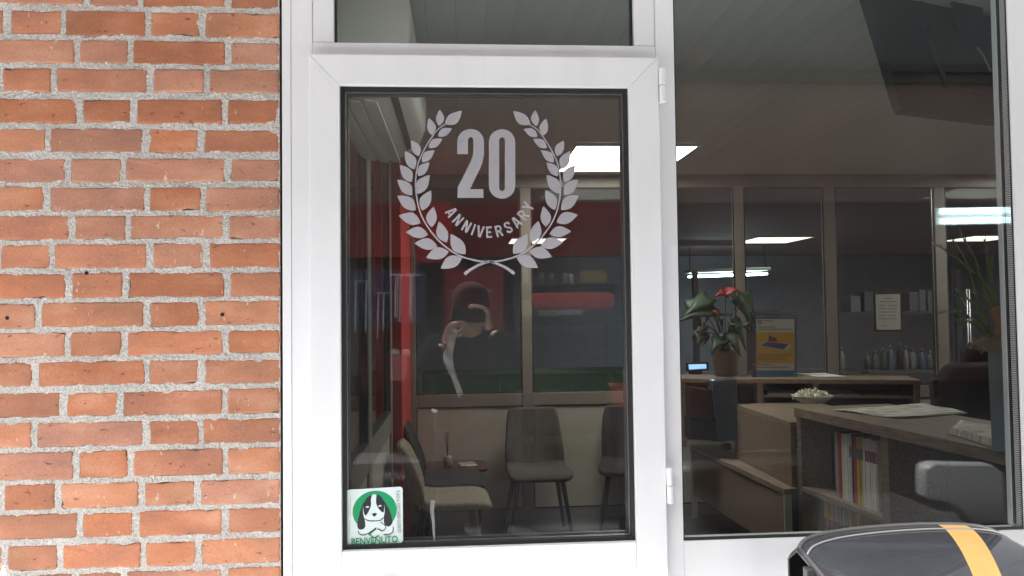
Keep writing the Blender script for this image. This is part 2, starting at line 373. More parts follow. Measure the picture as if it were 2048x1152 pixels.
vs = [(GX[i], Yf[j, i], GZ[j]) for j in range(nz) for i in range(nx)]
mb = MB(); mb.v = [Vector(v) for v in vs]; mb.f = [(j * nx + i, j * nx + i + 1, (j + 1) * nx + i + 1, (j + 1) * nx + i) for j in range(nz - 1) for i in range(nx - 1)]
mb.build('mortar', MORTAR, wall)
# the core of the wall and the courses outside the picture, joined
MB().box(-2.6, XR - 0.002, 0.017, 0.30, 0, 3.3).build('wall_core', MORTAR, wall)
mb = MB(); mj = MB()
def fill(xa, xb, z0, z1, ph):
    x = xb; k = ph
    while x > xa + 0.03:
        L_ = 0.235 if k % 2 else 0.118; k += 1
        xx = max(xa, x - L_); mb.box(xx + 0.0075, x - 0.0075, random.uniform(-.001, .001), 0.03, z0, z1); x = xx
for i, (lx, z0, z1) in enumerate(row_left): fill(-2.6, lx, z0, z1, i)
z = row_left[0][2] + 0.0145; i = 0
while z < 3.2: fill(-2.6, XR, z, z + 0.054, i); z += 0.0685; i += 1
z = row_left[-1][1] - 0.0145; i = 0
while z > 0.05: fill(-2.6, XR, z - 0.054, z, i); z -= 0.0685; i += 1
mb.build('brick_courses', BRICK, wall, bevel=0.003, kind='stuff')
MB().box(-2.6, XL, 0.003, 0.02, 0, 3.3).box(XL, XR - .001, 0.003, 0.02, ZT - 0.004, 3.3).box(XL, XR - .001, 0.003, 0.02, 0, ZB + 0.004).build('mortar_bed', MORTAR, wall)
# screw holes drilled in the wall
for px, py in ((173, 546), (445, 629), (15, 636)):
    p = at(px, py, 0)
    mb = MB().lathe([(0.0042, 0), (0.0042, 0.003)], (0, 0, 0), 12)
    mb.v = [Vector((p.x + v.x, p.y - 0.0022 + v.z, p.z + v.y)) for v in mb.v]
    mb.build('drill_hole', GAP, wall)

# ------------------------------------------------------------------ fixed white frame with transom light
FY, SY = -0.004, -0.034
fr = empty('entrance_surround', (0.08, 0.03, 0)); tag(fr, 'white aluminium door frame with a glazed transom light above the door', 'door frame')
XJ0, XJ1 = at(565, 600, FY).x, at(624, 50, FY).x
XM0, XM1 = at(1310, 50, FY).x, at(1357, 560, FY).x
ZTB = at(960, 87, FY).z; ZDT = at(960, 111, FY).z - 0.012; TOP = 2.78
xg = at(581, 50, FY).x
bx('jamb', WHITE, fr, XJ0, xg, FY, 0.09, 0, TOP, 0.0012)
bx('jamb', WHITE, fr, xg + 0.0008, XJ1, FY + 0.0012, 0.09, 0, TOP, 0.0012)
bx('mullion', WHITE, fr, XM0, XM1, FY, 0.09, 0, TOP, 0.0012)
bx('transom_bar', WHITE, fr, XJ1 + 0.0004, XM0 - 0.0004, FY + 0.001, 0.09, ZDT, ZTB - 0.001, 0.0012)
bx('head_rail', WHITE, fr, XJ1 + 0.0004, XM0 - 0.0004, FY + 0.001, 0.09, TOP - 0.07, TOP, 0.0012)
xb0, xb1 = at(667, 45, FY).x, at(1268, 45, FY).x
bx('glazing_bead', WHITE2, fr, XJ1 + 0.0008, xb0, FY + 0.0025, 0.05, ZTB, TOP - 0.0705, 0.0015)
bx('glazing_bead', WHITE2, fr, xb1, XM0 - 0.0008, FY + 0.0025, 0.05, ZTB, TOP - 0.0705, 0.0015)
bx('gasket', BLACKR, fr, xb0 + 0.0003, xb0 + 0.0045, 0.012, 0.03, ZTB, TOP - 0.071)
bx('gasket', BLACKR, fr, xb1 - 0.0045, xb1 - 0.0003, 0.012, 0.03, ZTB, TOP - 0.071)
bx('gasket', BLACKR, fr, xb0 + 0.0046, xb1 - 0.0046, 0.012, 0.03, ZTB + 0.0002, ZTB + 0.003)
bx('transom_pane', GLASS, fr, xb0 + 0.005, xb1 - 0.005, 0.016, 0.028, ZTB + 0.004, TOP - 0.072)
bx('sealant_gap', GAP, fr, XR - 0.0005, XJ0 - 0.0003, 0.012, 0.06, 0, TOP)  # black strip stands for the shadow line between brick and frame

# ------------------------------------------------------------------ door leaf
dr = empty('entrance_door', (0.07, 0.0, 0)); tag(dr, 'white aluminium door with one tall glass pane and two barrel hinges', 'door')
XS0, XS1 = at(619.5, 620, SY).x, at(1326, 620, SY).x
ZS1 = at(960, 111.5, SY).z; ZS0 = 0.02
XG0, XG1 = at(681, 640, SY).x, at(1265.5, 630, SY).x
ZG1 = at(960, 171.5, SY).z; ZG0 = at(975, 1094, SY).z
def sash(name, pts):
    return MB().prism([Vector((x, SY, z)) for x, z in pts], Vector((0, 0.055, 0))).build(name, WHITE, dr, bevel=0.0016)
e = 0.00022
sash('stile', [(XS0, ZS0), (XG0, ZS0), (XG0, ZG0), (XG0, ZG1 - e), (XS0, ZS1 - e)])
sash('stile', [(XS1, ZS0), (XS1, ZS1 - e), (XG1, ZG1 - e), (XG1, ZG0), (XG1, ZS0)])
sash('top_rail', [(XS0 + e, ZS1), (XG0 + e, ZG1), (XG1 - e, ZG1), (XS1 - e, ZS1)])
sash('bottom_panel', [(XG0 + 0.0004, ZS0), (XG1 - 0.0004, ZS0), (XG1 - 0.0004, ZG0), (XG0 + 0.0004, ZG0)])
g = 0.0095
def ring(name, mat, parent, x0, x1, z0, z1, wd, y0, y1):
    mb = MB()
    for y in (y0, y1):
        mb.v += [Vector(p) for p in ((x0, y, z0), (x1, y, z0), (x1, y, z1), (x0, y, z1), (x0 + wd, y, z0 + wd), (x1 - wd, y, z0 + wd), (x1 - wd, y, z1 - wd), (x0 + wd, y, z1 - wd))]
    for i in range(4):
        j = (i + 1) % 4; mb.f += [(i, j, 4 + j, 4 + i), (8 + i, 12 + i, 12 + j, 8 + j), (4 + i, 4 + j, 12 + j, 12 + i), (i, 8 + i, 8 + j, j)]
    return mb.build(name, mat, parent)
ring('gasket', BLACKR, dr, XG0, XG1, ZG0, ZG1, g, -0.020, 0.012)
ring('spacer_bar', ALU, dr, XG0 + g, XG1 - g, ZG0 + g, ZG1 - g, 0.0022, -0.0085, -0.0055)
ring('inner_gasket', M('grey_seal', (0.07, 0.07, 0.072), 0.5), dr, XG0 + g, XG1 - g, ZG0 + g, ZG1 - g, 0.006, 0.002, 0.012)
DGY = -0.012
bx('pane', GLASS, dr, XG0 + 0.004, XG1 - 0.004, DGY, DGY + 0.018, ZG0 + 0.004, ZG1 - 0.004)
HX = XS1 + 0.008
for py in (171, 971):
    zc = at(1330, py, SY).z
    h = empty('hinge', (HX - dr.location.x, SY - dr.location.y, zc)); h.parent = dr
    MB().lathe([(0.0068, 0.001), (0.0078, 0.0022), (0.0078, 0.039), (0.0068, 0.0405)], (HX, SY - 0.002, zc), 20).build('knuckle', WHITE2, h, smooth=False)
    MB().lathe([(0.0068, -0.0405), (0.0078, -0.039), (0.0078, -0.0018), (0.0068, -0.0008)], (HX + 0.0008, SY - 0.002, zc), 20).build('knuckle', WHITE2, h)
    bx('hinge_leaf', WHITE2, h, HX - 0.0045, HX + 0.0045, SY + 0.004, FY - 0.001, zc - 0.038, zc + 0.038)
hp = at(780, 1152, SY)
hd = empty('handle', (hp.x - dr.location.x, -0.06 - dr.location.y, 0.9)); hd.parent = dr
STEEL = M('brushed_steel', (0.35, 0.35, 0.36), 0.35, 1.0)
bx('lever', STEEL, hd, hp.x - 0.025, hp.x + 0.02, SY - 0.05, SY - 0.03, 0.905, 0.9465, 0.008, seg=3)
bx('rose', STEEL, hd, hp.x - 0.02, hp.x + 0.015, SY - 0.03, SY, 0.80, 0.945, 0.006)

# ------------------------------------------------------------------ shop window
wn = empty('shop_window', (0.95, 0.03, 0)); tag(wn, 'wide white framed shop window looking onto the reception counter', 'window')
WX0 = XM1; WX1 = at(2034, 600, FY).x; WZ0 = at(1600, 1074, FY).z
bx('sill_panel', WHITE, wn, WX0 + 0.0006, 2.2, FY + 0.0015, 0.043, 0, WZ0 - 0.0005, 0.0015)
bx('jamb', WHITE, wn, WX1, WX1 + 0.16, FY, 0.043, WZ0 + 0.0005, TOP, 0.003)
bx('jamb', WHITE, wn, WX1 + 0.161, 2.2, FY + 0.001, 0.043, WZ0 + 0.0005, TOP, 0.003)
bx('head_rail', WHITE, wn, WX0 + 0.001, WX1 - 0.001, FY, 0.09, TOP - 0.07, TOP, 0.002)
PY = 0.001
bx('gasket', BLACKR, wn, WX0 + 0.0003, WX0 + 0.003, -0.0015, PY + 0.004, WZ0, TOP - 0.071)
bx('gasket', BLACKR, wn, WX0 + 0.0031, WX1 - 0.001, -0.002, PY - 0.0004, WZ0, WZ0 + 0.007)
bx('gasket', BLACKR, wn, WX1 - 0.003, WX1 - 0.0005, -0.0008, PY - 0.0004, WZ0 + 0.0071, TOP - 0.071)
DOT = M('perforated_spacer', (0.45, 0.45, 0.46), 0.4, 0.0)
n_ = DOT.node_tree; tc_ = n_.nodes.new('ShaderNodeTexCoord'); wv = n_.nodes.new('ShaderNodeTexWave'); wv.bands_direction = 'Z'; wv.inputs['Scale'].default_value = 70
rp_ = n_.nodes.new('ShaderNodeValToRGB'); rp_.color_ramp.elements[0].color = (0.08, 0.08, 0.08, 1); rp_.color_ramp.elements[1].color = (0.78, 0.78, 0.80, 1); rp_.color_ramp.elements[0].position = 0.2; rp_.color_ramp.elements[1].position = 0.6
n_.links.new(tc_.outputs['Object'], wv.inputs['Vector']); n_.links.new(wv.outputs['Fac'], rp_.inputs[0]); n_.links.new(rp_.outputs[0], n_.nodes['Principled BSDF'].inputs['Base Color'])
bx('spacer_bar', DOT, wn, WX1 - 0.006, WX1 - 0.001, PY + 0.0015, PY + 0.0145, WZ0 + 0.0075, TOP - 0.071)
bx('inner_bead', WHITE2, wn, WX1 - 0.010, WX1 - 0.002, PY + 0.0235, 0.042, WZ0 + 0.002, TOP - 0.071, 0.002)
bx('inner_gasket', BLACKR, wn, WX1 - 0.008, WX1 - 0.002, PY + 0.0165, PY + 0.023, WZ0 + 0.008, TOP - 0.071)
bx('pane', GLASS, wn, WX0 + 0.001, WX1 - 0.0006, PY, PY + 0.016, WZ0 + 0.001, TOP - 0.072)

# ------------------------------------------------------------------ canopy added unseen to shade the shop front, and the wall above it
cn = empty('canopy', (0, -0.6, 2.9)); tag(cn, 'flat projecting canopy roof over the door and window', 'canopy')
bx('slab', M('canopy_render', (0.80, 0.80, 0.80), 0.9, var=0.1), cn, -1.87, 7.0, -1.285, 0.30, 2.90, 3.06)
bx('fascia', M('canopy_fascia', (0.25, 0.25, 0.26), 0.5), cn, -1.872, 7.0, -1.30, -1.286, 2.93, 3.10)
up = bx('upper_wall', M('grey_render', (0.5, 0.49, 0.47), 0.9, var=0.1), None, XR + 0.001, 7.0, 0.012, 0.30, TOP + 0.001, 2.899); tag(up, 'plain rendered strip of wall above the shop front', 'wall')
up = bx('side_wall', M('grey_render', (0.5, 0.49, 0.47), 0.9, var=0.1), None, 2.202, 7.0, 0.0, 0.12, 0, TOP); tag(up, 'plain rendered wall at the far end of the shop window', 'wall')

# ================================================================== LETTERING AND STICKERS ON THE DOOR GLASS
FILM = M('grey_window_film', (0.36, 0.355, 0.38), 0.6, var=0.05, vscale=4)
DY = DGY - 0.0006
lw_ = empty('anniversary_decal', (0.075, DY, 1.5)); tag(lw_, 'grey film laurel wreath round the words 20 anniversary on the door glass', 'decal')
def c5(x, y): p = at(660 + x / 2.88, 170 + y / 2.88, DY); return (p.x, p.z)
CX5 = 913.5; XC = c5(CX5, 600)[0]
def pm(x, z, y): return Vector((x, DY - y, z))
def leaf_pts(b, t, wd=0.34, bend=0.10):
    b = Vector(b); t = Vector(t); d = t - b; n2 = Vector((-d.y, d.x)); out = []
    prof = [(0, 0), (0.12, 0.48), (0.28, 0.86), (0.45, 1.0), (0.62, 0.86), (0.8, 0.52), (0.92, 0.22), (1, 0)]
    for a, k in prof: out.append(b + d * a + n2 * (k * wd * 0.5 + bend * math.sin(math.pi * a)))
    for a, k in prof[-2:0:-1]: out.append(b + d * a + n2 * (-k * wd * 0.5 + bend * math.sin(math.pi * a)))
    return [(p.x, p.y) for p in out]
LEAVES = [((662, 225), (760, 148), 1), ((628, 235), (632, 142), 1), ((588, 290), (570, 191), 1), ((622, 295), (703, 252), -1), ((570, 362), (648, 310), -1), ((512, 410), (467, 318), 1), ((530, 445), (603, 375), -1),
          ((485, 487), (432, 380), 1), ((508, 525), (573, 445), -1), ((470, 560), (402, 460), 1), ((503, 628), (575, 517), -1), ((472, 636), (387, 545), 1), ((530, 723), (583, 607), -1), ((493, 722), (387, 638), 1),
          ((522, 795), (395, 752), 1), ((585, 820), (597, 700), -1), ((565, 862), (437, 848), 1), ((672, 908), (628, 785), -1), ((618, 930), (487, 912), 1), ((780, 975), (695, 857), -1), ((685, 960), (553, 995), 1), ((760, 995), (637, 1058), 1)]
for b, t, s in LEAVES:
    L_ = math.dist(b, t); wd = 0.52
    pts = [c5(*p) for p in leaf_pts(b, t, wd, 0.05 * s)]
    poly_obj('leaf', pts, FILM, lw_, pm)
    poly_obj('leaf', [(2 * XC - x, z) for x, z in pts][::-1], FILM, lw_, pm)
def ribbon(pts, w0, w1):
    P = [Vector(p) for p in pts]; l, r = [], []
    for i, p in enumerate(P):
        t = (P[min(i + 1, len(P) - 1)] - P[max(i - 1, 0)]).normalized(); n2 = Vector((-t.y, t.x)); wd = w0 + (w1 - w0) * i / (len(P) - 1)
        l.append(p + n2 * wd / 2); r.append(p - n2 * wd / 2)
    return l, r
def ribbon_obj(name, pts, w0, w1, mat, parent, mp, y=0.0):
    l, r = ribbon(pts, w0, w1); mb = MB()
    for k in range(len(l) - 1): mb.prism([mp(a.x, a.y, y) for a in (l[k], r[k], r[k + 1], l[k + 1])], Vector((0, -0.0003, 0)))
    return mb.build(name, mat, parent)
def smooth_path(P, n=6):
    out = []; P = [Vector(p) for p in P]
    for i in range(len(P) - 1):
        p0, p1, p2, p3 = P[max(i - 1, 0)], P[i], P[i + 1], P[min(i + 2, len(P) - 1)]
        for k in range(n):
            t = k / n; out.append(0.5 * ((2 * p1) + (p2 - p0) * t + (2 * p0 - 5 * p1 + 4 * p2 - p3) * t * t + (3 * p1 - p0 - 3 * p2 + p3) * t ** 3))
    return out + [P[-1]]
STEM = smooth_path([(672, 222), (620, 258), (560, 342), (512, 440), (494, 540), (498, 640), (524, 745), (575, 835), (652, 920), (745, 982), (850, 1013), (916, 1018)])
TAIL = smooth_path([(930, 1014), (870, 1032), (815, 1060), (775, 1090)])
for pts, w0, w1 in ((STEM, 0.0022, 0.0042), (TAIL, 0.0042, 0.0078)):
    P = [c5(*p) for p in pts]
    ribbon_obj('stem', P, w0, w1, FILM, lw_, pm)
    ribbon_obj('stem', [(2 * XC - x, z) for x, z in P], w0, w1, FILM, lw_, pm, 0.0001)
# numerals
two = [(733, 398), (733, 322)] + arc2((810, 328), 77, 75, 180, 360, 14) + [(887, 400), (880, 440), (868, 475), (806, 600), (884, 600), (884, 650), (735, 650), (735, 592), (812, 438), (823, 408), (826, 380), (826, 322)] + arc2((810.5, 318), 15.5, 17, 0, -180, 8) + [(795, 398)]
# arc2 angles run in image space (y down): 180..360 passes over the top
two = [(x, y) for x, y in two]
poly_obj('numeral', [c5(*p) for p in two], FILM, lw_, pm)
zo = arc2((991, 330), 76, 75, 180, 360, 14) + arc2((991, 580), 76, 75, 0, 180, 14)
zi = arc2((991, 320), 16.5, 18, 180, 360, 8) + arc2((991, 592), 16.5, 18, 0, 180, 8)
mb = MB()                                            # ring of the 0: match outer and inner by angle index
zo = arc2((991, 330), 76, 75, 180, 360, 12) + arc2((991, 580), 76, 75, 0, 180, 12); zi = arc2((991, 320), 16.5, 18, 180, 360, 12) + arc2((991, 592), 16.5, 18, 0, 180, 12)
for k in range(len(zo)):
    j = (k + 1) % len(zo); mb.prism([pm(*c5(*q), 0) for q in (zo[k], zo[j], zi[j], zi[k])], Vector((0, -0.0003, 0)))
mb.build('numeral', FILM, lw_)
STROKES = {'A': [[(-.05, 0), (.42, 1)], [(.58, 1), (1.05, 0)], [(.2, .28), (.8, .28)]], 'N': [[(0, 0), (0, 1)], [(.05, 1), (.95, 0)], [(1, 0), (1, 1)]], 'I': [[(.5, 0), (.5, 1)]], 'V': [[(-.05, 1), (.42, 0)], [(.58, 0), (1.05, 1)]],
           'E': [[(0, 0), (0, 1)], [(-.15, .92), (.95, .92)], [(-.1, .5), (.8, .5)], [(-.15, .08), (.95, .08)]], 'R': [[(0, 0), (0, 1)], [(-.15, .92), (.6, .92), (.9, .84), (.95, .7), (.85, .56), (.6, .48), (0, .48)], [(.5, .48), (1.02, 0)]],
           'S': [[(.98, .70), (.92, .86), (.7, .93), (.3, .93), (.06, .84), (.06, .68), (.25, .57), (.75, .43), (.94, .32), (.94, .16), (.7, .07), (.3, .07), (.08, .14), (.02, .3)]], 'Y': [[(-.05, 1), (.5, .45)], [(1.05, 1), (.5, .45)], [(.5, .5), (.5, 0)]]}
word = 'ANNIVERSARY'; cxx, cyy, Rr = 912, 595, 253
wts = {'I': 0.45, 'N': 1.08, 'V': 1.0, 'E': 0.9, 'S': 0.98, 'A': 1.0, 'R': 1.02, 'Y': 0.95}
tot = sum(wts[c] for c in word); a0, a1 = -63.5, 71.5; acc = 0
sc5 = 1 / 2.88 * 1.79 / FPX
for ch in word:
    a = a0 + (a1 - a0) * (acc + wts[ch] / 2) / tot; acc += wts[ch]
    px, py = cxx + Rr * math.sin(rad(a)), cyy + Rr * math.cos(rad(a))
    x, z = c5(px, py)
    mb = MB(); ca, sa = math.cos(rad(a)), math.sin(rad(a)); lh, lw = 0.0265, 0.0118 * min(1, wts[ch] + 0.1); k_ = 0
    for stroke in STROKES[ch]:
        pts = [((q_[0] - 0.5) * lw, (q_[1] - 0.5) * lh) for q_ in stroke]
        pts = [(x + u * ca - v * sa, z + u * sa + v * ca) for u, v in pts]; l, r = ribbon(pts, 0.0046, 0.0046); k_ += 1
        for i_ in range(len(l) - 1): mb.prism([pm(c_.x, c_.y, 0.00004 * k_) for c_ in (l[i_], r[i_], r[i_ + 1], l[i_ + 1])], Vector((0, -0.0003, 0)))
    mb.build('letter', FILM, lw_)

# dog friendly welcome sticker
stx = at(749, 1033, DY); S = 0.128
st_ = empty('welcome_sticker', stx); tag(st_, 'square white sticker of a spaniel on a green disc reading BENVENUTO', 'sticker')
SW = M('sticker_white', (0.62, 0.72, 0.71), 0.4); SG = M('sticker_green', (0.0, 0.28, 0.10), 0.4); SB = M('sticker_black', (0.015, 0.016, 0.022), 0.4); SGR = M('sticker_grey', (0.16, 0.17, 0.18), 0.5)
def sm(x, y, d): return Vector((stx.x + (x - 0.5) * S + (y - 0.5) * S * 0.0, DY - d, stx.z + (0.5 - y) * S + (x - 0.5) * S * 0.03))
def SP(name, pts, mat, lay): return poly_obj(name, pts, mat, st_, sm, 0.00015, lay * 0.0002)
def rrect(x0, y0, x1, y1, r, n=6):
    return arc2((x1 - r, y1 - r), r, r, 0, 90, n) + arc2((x0 + r, y1 - r), r, r, 90, 180, n) + arc2((x0 + r, y0 + r), r, r, 180, 270, n) + arc2((x1 - r, y0 + r), r, r, 270, 360, n)
def sp2(P, n=5):
    P = list(P) + [P[0]]; return [tuple(p) for p in smooth_path(P, n)[:-1]]
SP('border', rrect(-0.012, -0.012, 1.012, 1.012, 0.06), SB, 0); SP('backing', rrect(0, 0, 1, 1, 0.055), SW, 1)
SP('disc', arc2((0.505, 0.40), 0.39, 0.355, 0, 360, 40)[:-1], SG, 2)
SP('body_patch', sp2([(0.30, 0.55), (0.70, 0.55), (0.82, 0.70), (0.80, 0.82), (0.60, 0.80), (0.44, 0.86), (0.36, 0.80), (0.24, 0.80), (0.22, 0.72)]), SW, 3)
SP('ear', sp2([(0.36, 0.20), (0.30, 0.26), (0.24, 0.42), (0.20, 0.60), (0.21, 0.69), (0.27, 0.715), (0.33, 0.68), (0.335, 0.58), (0.30, 0.42)]), SB, 4)
SP('ear', sp2([(0.64, 0.20), (0.70, 0.28), (0.77, 0.42), (0.81, 0.56), (0.81, 0.64), (0.75, 0.69), (0.68, 0.65), (0.665, 0.55), (0.68, 0.40)]), SB, 4)
SP('face', sp2([(0.5, 0.105), (0.38, 0.15), (0.31, 0.28), (0.30, 0.42), (0.34, 0.54), (0.42, 0.575), (0.58, 0.575), (0.65, 0.54), (0.68, 0.42), (0.67, 0.28), (0.61, 0.15)]), SW, 5)
SP('face_patch', sp2([(0.46, 0.11), (0.37, 0.16), (0.31, 0.28), (0.31, 0.40), (0.345, 0.47), (0.40, 0.40), (0.44, 0.30), (0.44, 0.20)]), SB, 6)
SP('face_patch', sp2([(0.54, 0.11), (0.62, 0.16), (0.67, 0.28), (0.67, 0.40), (0.645, 0.435), (0.58, 0.37), (0.535, 0.28), (0.53, 0.20)]), SB, 6)
SP('eye', sp2([(0.345, 0.325), (0.375, 0.305), (0.41, 0.325), (0.375, 0.335)]), SW, 7); SP('eye', sp2([(0.56, 0.32), (0.60, 0.30), (0.63, 0.315), (0.60, 0.33)]), SW, 7)
SP('nose', sp2([(0.455, 0.45), (0.5, 0.435), (0.545, 0.45), (0.52, 0.485), (0.5, 0.50), (0.475, 0.485)]), SB, 7)
for P in ([(0.345, 0.53), (0.39, 0.565), (0.5, 0.575)], [(0.5, 0.575), (0.60, 0.57), (0.65, 0.53)], [(0.21, 0.73), (0.24, 0.79), (0.32, 0.81), (0.44, 0.76), (0.53, 0.70)], [(0.60, 0.60), (0.68, 0.66), (0.69, 0.72), (0.63, 0.76), (0.59, 0.73), (0.55, 0.72)], [(0.83, 0.70), (0.82, 0.79), (0.74, 0.83), (0.66, 0.825)], [(0.53, 0.71), (0.46, 0.76), (0.43, 0.81), (0.46, 0.845), (0.50, 0.87), (0.53, 0.855), (0.58, 0.84)]):
    ribbon_obj('outline', [tuple(p) for p in smooth_path(P, 5)], 0.0012, 0.0018, SB, st_, lambda x, y, d: sm(x, y, d), 0.0016) if False else None
    pts = [tuple(p) for p in smooth_path(P, 5)]; l, r = ribbon(pts, 0.012, 0.018); mb = MB()
    for k in range(len(l) - 1): mb.prism([sm(a.x, a.y, 0.0017) for a in (l[k], r[k], r[k + 1], l[k + 1])], Vector((0, -0.0001, 0)))
    mb.build('outline', SB, st_)
SP('paw_gap', sp2([(0.38, 0.79), (0.50, 0.72), (0.53, 0.725), (0.44, 0.79), (0.41, 0.83)]), SG, 7)
slope = math.atan(0.03)
text_obj('lettering', 'BENVENUTO', SG, st_, facing(sm(0.5, 0.922, 0.002), roll=slope), size=0.0205, bold=0.018, squeeze=0.88)
text_obj('lettering', 'QUESTO ESERCIZIO TI DÀ IL', SGR, st_, facing(sm(0.93, 0.43, 0.002), roll=math.pi / 2 + slope), size=0.0105, bold=0.005, squeeze=0.72)
for k, (x, y0, y1) in enumerate(((0.045, 0.28, 0.48), (0.075, 0.12, 0.46), (0.06, 0.55, 0.8))): SP('small_print', [(x, y0), (x + 0.009, y0), (x + 0.009, y1), (x, y1)], M('sticker_pale', (0.38, 0.45, 0.45), 0.5), 2)
# small pale marks on the door glass
def scrap(pts, w0, w1, label):
    mb = MB(); l, r = ribbon([(p.x, p.z) for p in (at(x, y, DY) for x, y in pts)], w0, w1)
    n = len(l)
    mb.grid([[Vector((a.x, DY - 0.0008 - 0.0015 * random.random(), a.y)) for a in (l[k], (l[k] + r[k]) / 2, r[k])] for k in range(n)])
    o = mb.build('tape_scrap', M('cloudy_tape', (0.17, 0.175, 0.17), 0.35), None, solid=0.0004); tag(o, label, 'tape')
scrap([(866, 1000), (864, 1020), (867, 1045), (868, 1070), (870, 1086)], 0.011, 0.003, 'torn whitish tape scrap hanging low on the door glass beside the sticker')
scrap([(863, 820), (874, 823)], 0.008, 0.008, 'tiny square of white tape left on the door glass')

# ================================================================== INTERIOR SHELL
struct(bx('interior_floor', M('dark_floor_tiles', (0.065, 0.066, 0.07), 0.45, var=0.2, vscale=5), None, -3.2, 9.5, 0.09, 14.5, -0.06, 0.0))
WALLG = M('blue_grey_wall', (0.58, 0.56, 0.66), 0.8, var=0.06)
struct(bx('rear_wall', WALLG, None, -3.2, 9.5, 12.5, 12.7, 0, 2.6))
struct(bx('side_wall_left', M('store_wall', (0.22, 0.20, 0.19), 0.8), None, -3.4, -3.2, 0.3, 12.5, 0, 2.6))
struct(bx('side_wall_right', WALLG, None, 9.5, 9.7, 0.12, 12.7, 0, 2.6))
ROOF = struct(bx('roof', M('roof_slab', (0.3, 0.3, 0.3), 0.9), None, -3.4, 9.7, 0.301, 12.8, 2.66, 2.95))
bx('roof_edge', MATS['roof_slab'], ROOF, -3.4, 9.7, 0.09, 0.30, 2.64, 2.75)
ceil = struct(bx('interior_ceiling', M('ceiling_back', (0.12, 0.115, 0.10), 0.8), None, -3.2, 9.5, 0.091, 12.5, 2.612, 2.638))
CB = M('ceiling_board', (0.60, 0.585, 0.54), 0.6, var=0.06, stretch=(1, 0.2, 1), rnd=0.015)
proto = None
for i in range(58):
    x = -0.42 + i * 0.105
    if proto is None:
        proto = MB().box(x, x + 0.1042, 0.095, 3.97, 2.60, 2.6115).build('ceiling_board', CB, ceil, bevel=0.0006); p0 = proto.location.copy()
    else:
        c = proto.copy(); COL.objects.link(c); c.parent = ceil; c.location = p0 + Vector((i * 0.105, 0, 0))
bx('rear_ceiling', M('rear_ceiling_paint', (0.35, 0.34, 0.32), 0.8), ceil, -3.2, 9.5, 4.05, 12.5, 2.60, 2.6115)
LED = emis('led_panel', (1.0, 0.97, 0.90), 2.9)
LEDR = emis('led_panel_rear', (1.0, 0.93, 0.74), 0.32)
def panel(x0, x1, y0, y1, label, mat, grp):
    t = empty('ceiling_light', ((x0 + x1) / 2, (y0 + y1) / 2, 2.59)); tag(t, label, 'ceiling light', grp)
    bx('diffuser', mat, t, x0 + 0.02, x1 - 0.02, y0 + 0.02, y1 - 0.02, 2.583, 2.592)
    WP = M('light_frame', (0.5, 0.5, 0.48), 0.5)
    for a in ((x0, x1, y0, y0 + 0.019), (x0, x1, y1 - 0.019, y1), (x0, x0 + 0.019, y0 + 0.0195, y1 - 0.0195), (x1 - 0.019, x1, y0 + 0.0195, y1 - 0.0195)):
        bx('frame', WP, t, *a, 2.58, 2.5985)
panel(0.72, 1.52, 2.88, 3.76, 'large square led panel on the ceiling behind the door wreath', LED, 'led panels in the reception')
panel(4.3, 5.1, 2.88, 3.76, 'led panel cut off by the window jamb, above the office chair', LED, 'led panels in the reception')
panel(0.72, 1.52, 8.75, 9.55, 'small distant led panel seen behind the lower wreath leaves', LEDR, 'led panels in the rear room')
panel(4.2, 5.05, 8.75, 9.72, 'distant led panel seen above the poster stand', LEDR, 'led panels in the rear room')
panel(7.4, 8.2, 8.75, 9.6, 'distant led panel seen beyond the green branches', LEDR, 'led panels in the rear room')

# ------------------------------------------------------------------ glazed partition at the back of the reception
PYB = 4.0
pt = empty('glazed_partition', (1.7, PYB, 0)); tag(pt, 'beige aluminium glazed partition with solid lower panels behind the chairs', 'partition')
ZB0, ZR0, ZR1, ZH0 = 0.09, 0.858, 0.952, 2.507
posts = [(-0.36, -0.325), (0.472, 0.548), (1.30, 1.376), (2.13, 2.205), (2.845, 2.935), (3.74, 3.83), (4.62, 4.70), (5.5, 5.58)]
for a, b in posts: bx('post', BEIGE, pt, a, b, PYB - 0.004, PYB + 0.06, ZB0 + 0.001, ZH0 - 0.001, 0.003)
bx('head_rail', BEIGE, pt, -0.36, 5.6, PYB - 0.003, PYB + 0.06, ZH0, 2.599, 0.003)
SILV = M('pane_edge', (0.6, 0.6, 0.6), 0.3, 0.8)
for (a, b), (c, d) in zip(posts[:-1], posts[1:]):
    x0, x1 = b + 0.001, c - 0.001
    bx('mid_rail', BEIGE, pt, x0, x1, PYB - 0.002, PYB + 0.06, ZR0, ZR1, 0.003)
    bx('lower_panel', BEIGEP, pt, x0 + 0.006, x1 - 0.006, PYB + 0.008, PYB + 0.03, ZB0 + 0.006, ZR0 - 0.006)
    ring('gasket', BLACKR, pt, x0, x1, ZB0, ZR0 - 0.0005, 0.0075, PYB + 0.001, PYB + 0.02)
    ring('gasket', BLACKR, pt, x0, x1, ZR1 + 0.0005, ZH0 - 0.0005, 0.010, PYB + 0.001, PYB + 0.02)
    bx('pane', GLASS_IN, pt, x0 + 0.005, x1 - 0.005, PYB + 0.012, PYB + 0.018, ZR1 + 0.005, ZH0 - 0.005)
    if x0 > 1.3: bx('pane_edge', SILV, pt, x1 - 0.016, x1 - 0.012, PYB + 0.002, PYB + 0.008, ZR1 + 0.012, ZH0 - 0.012)
bx('plinth', M('plinth_grey', (0.17, 0.175, 0.18), 0.5), pt, -0.36, 5.6, PYB + 0.004, PYB + 0.05, 0.001, ZB0 - 0.001)

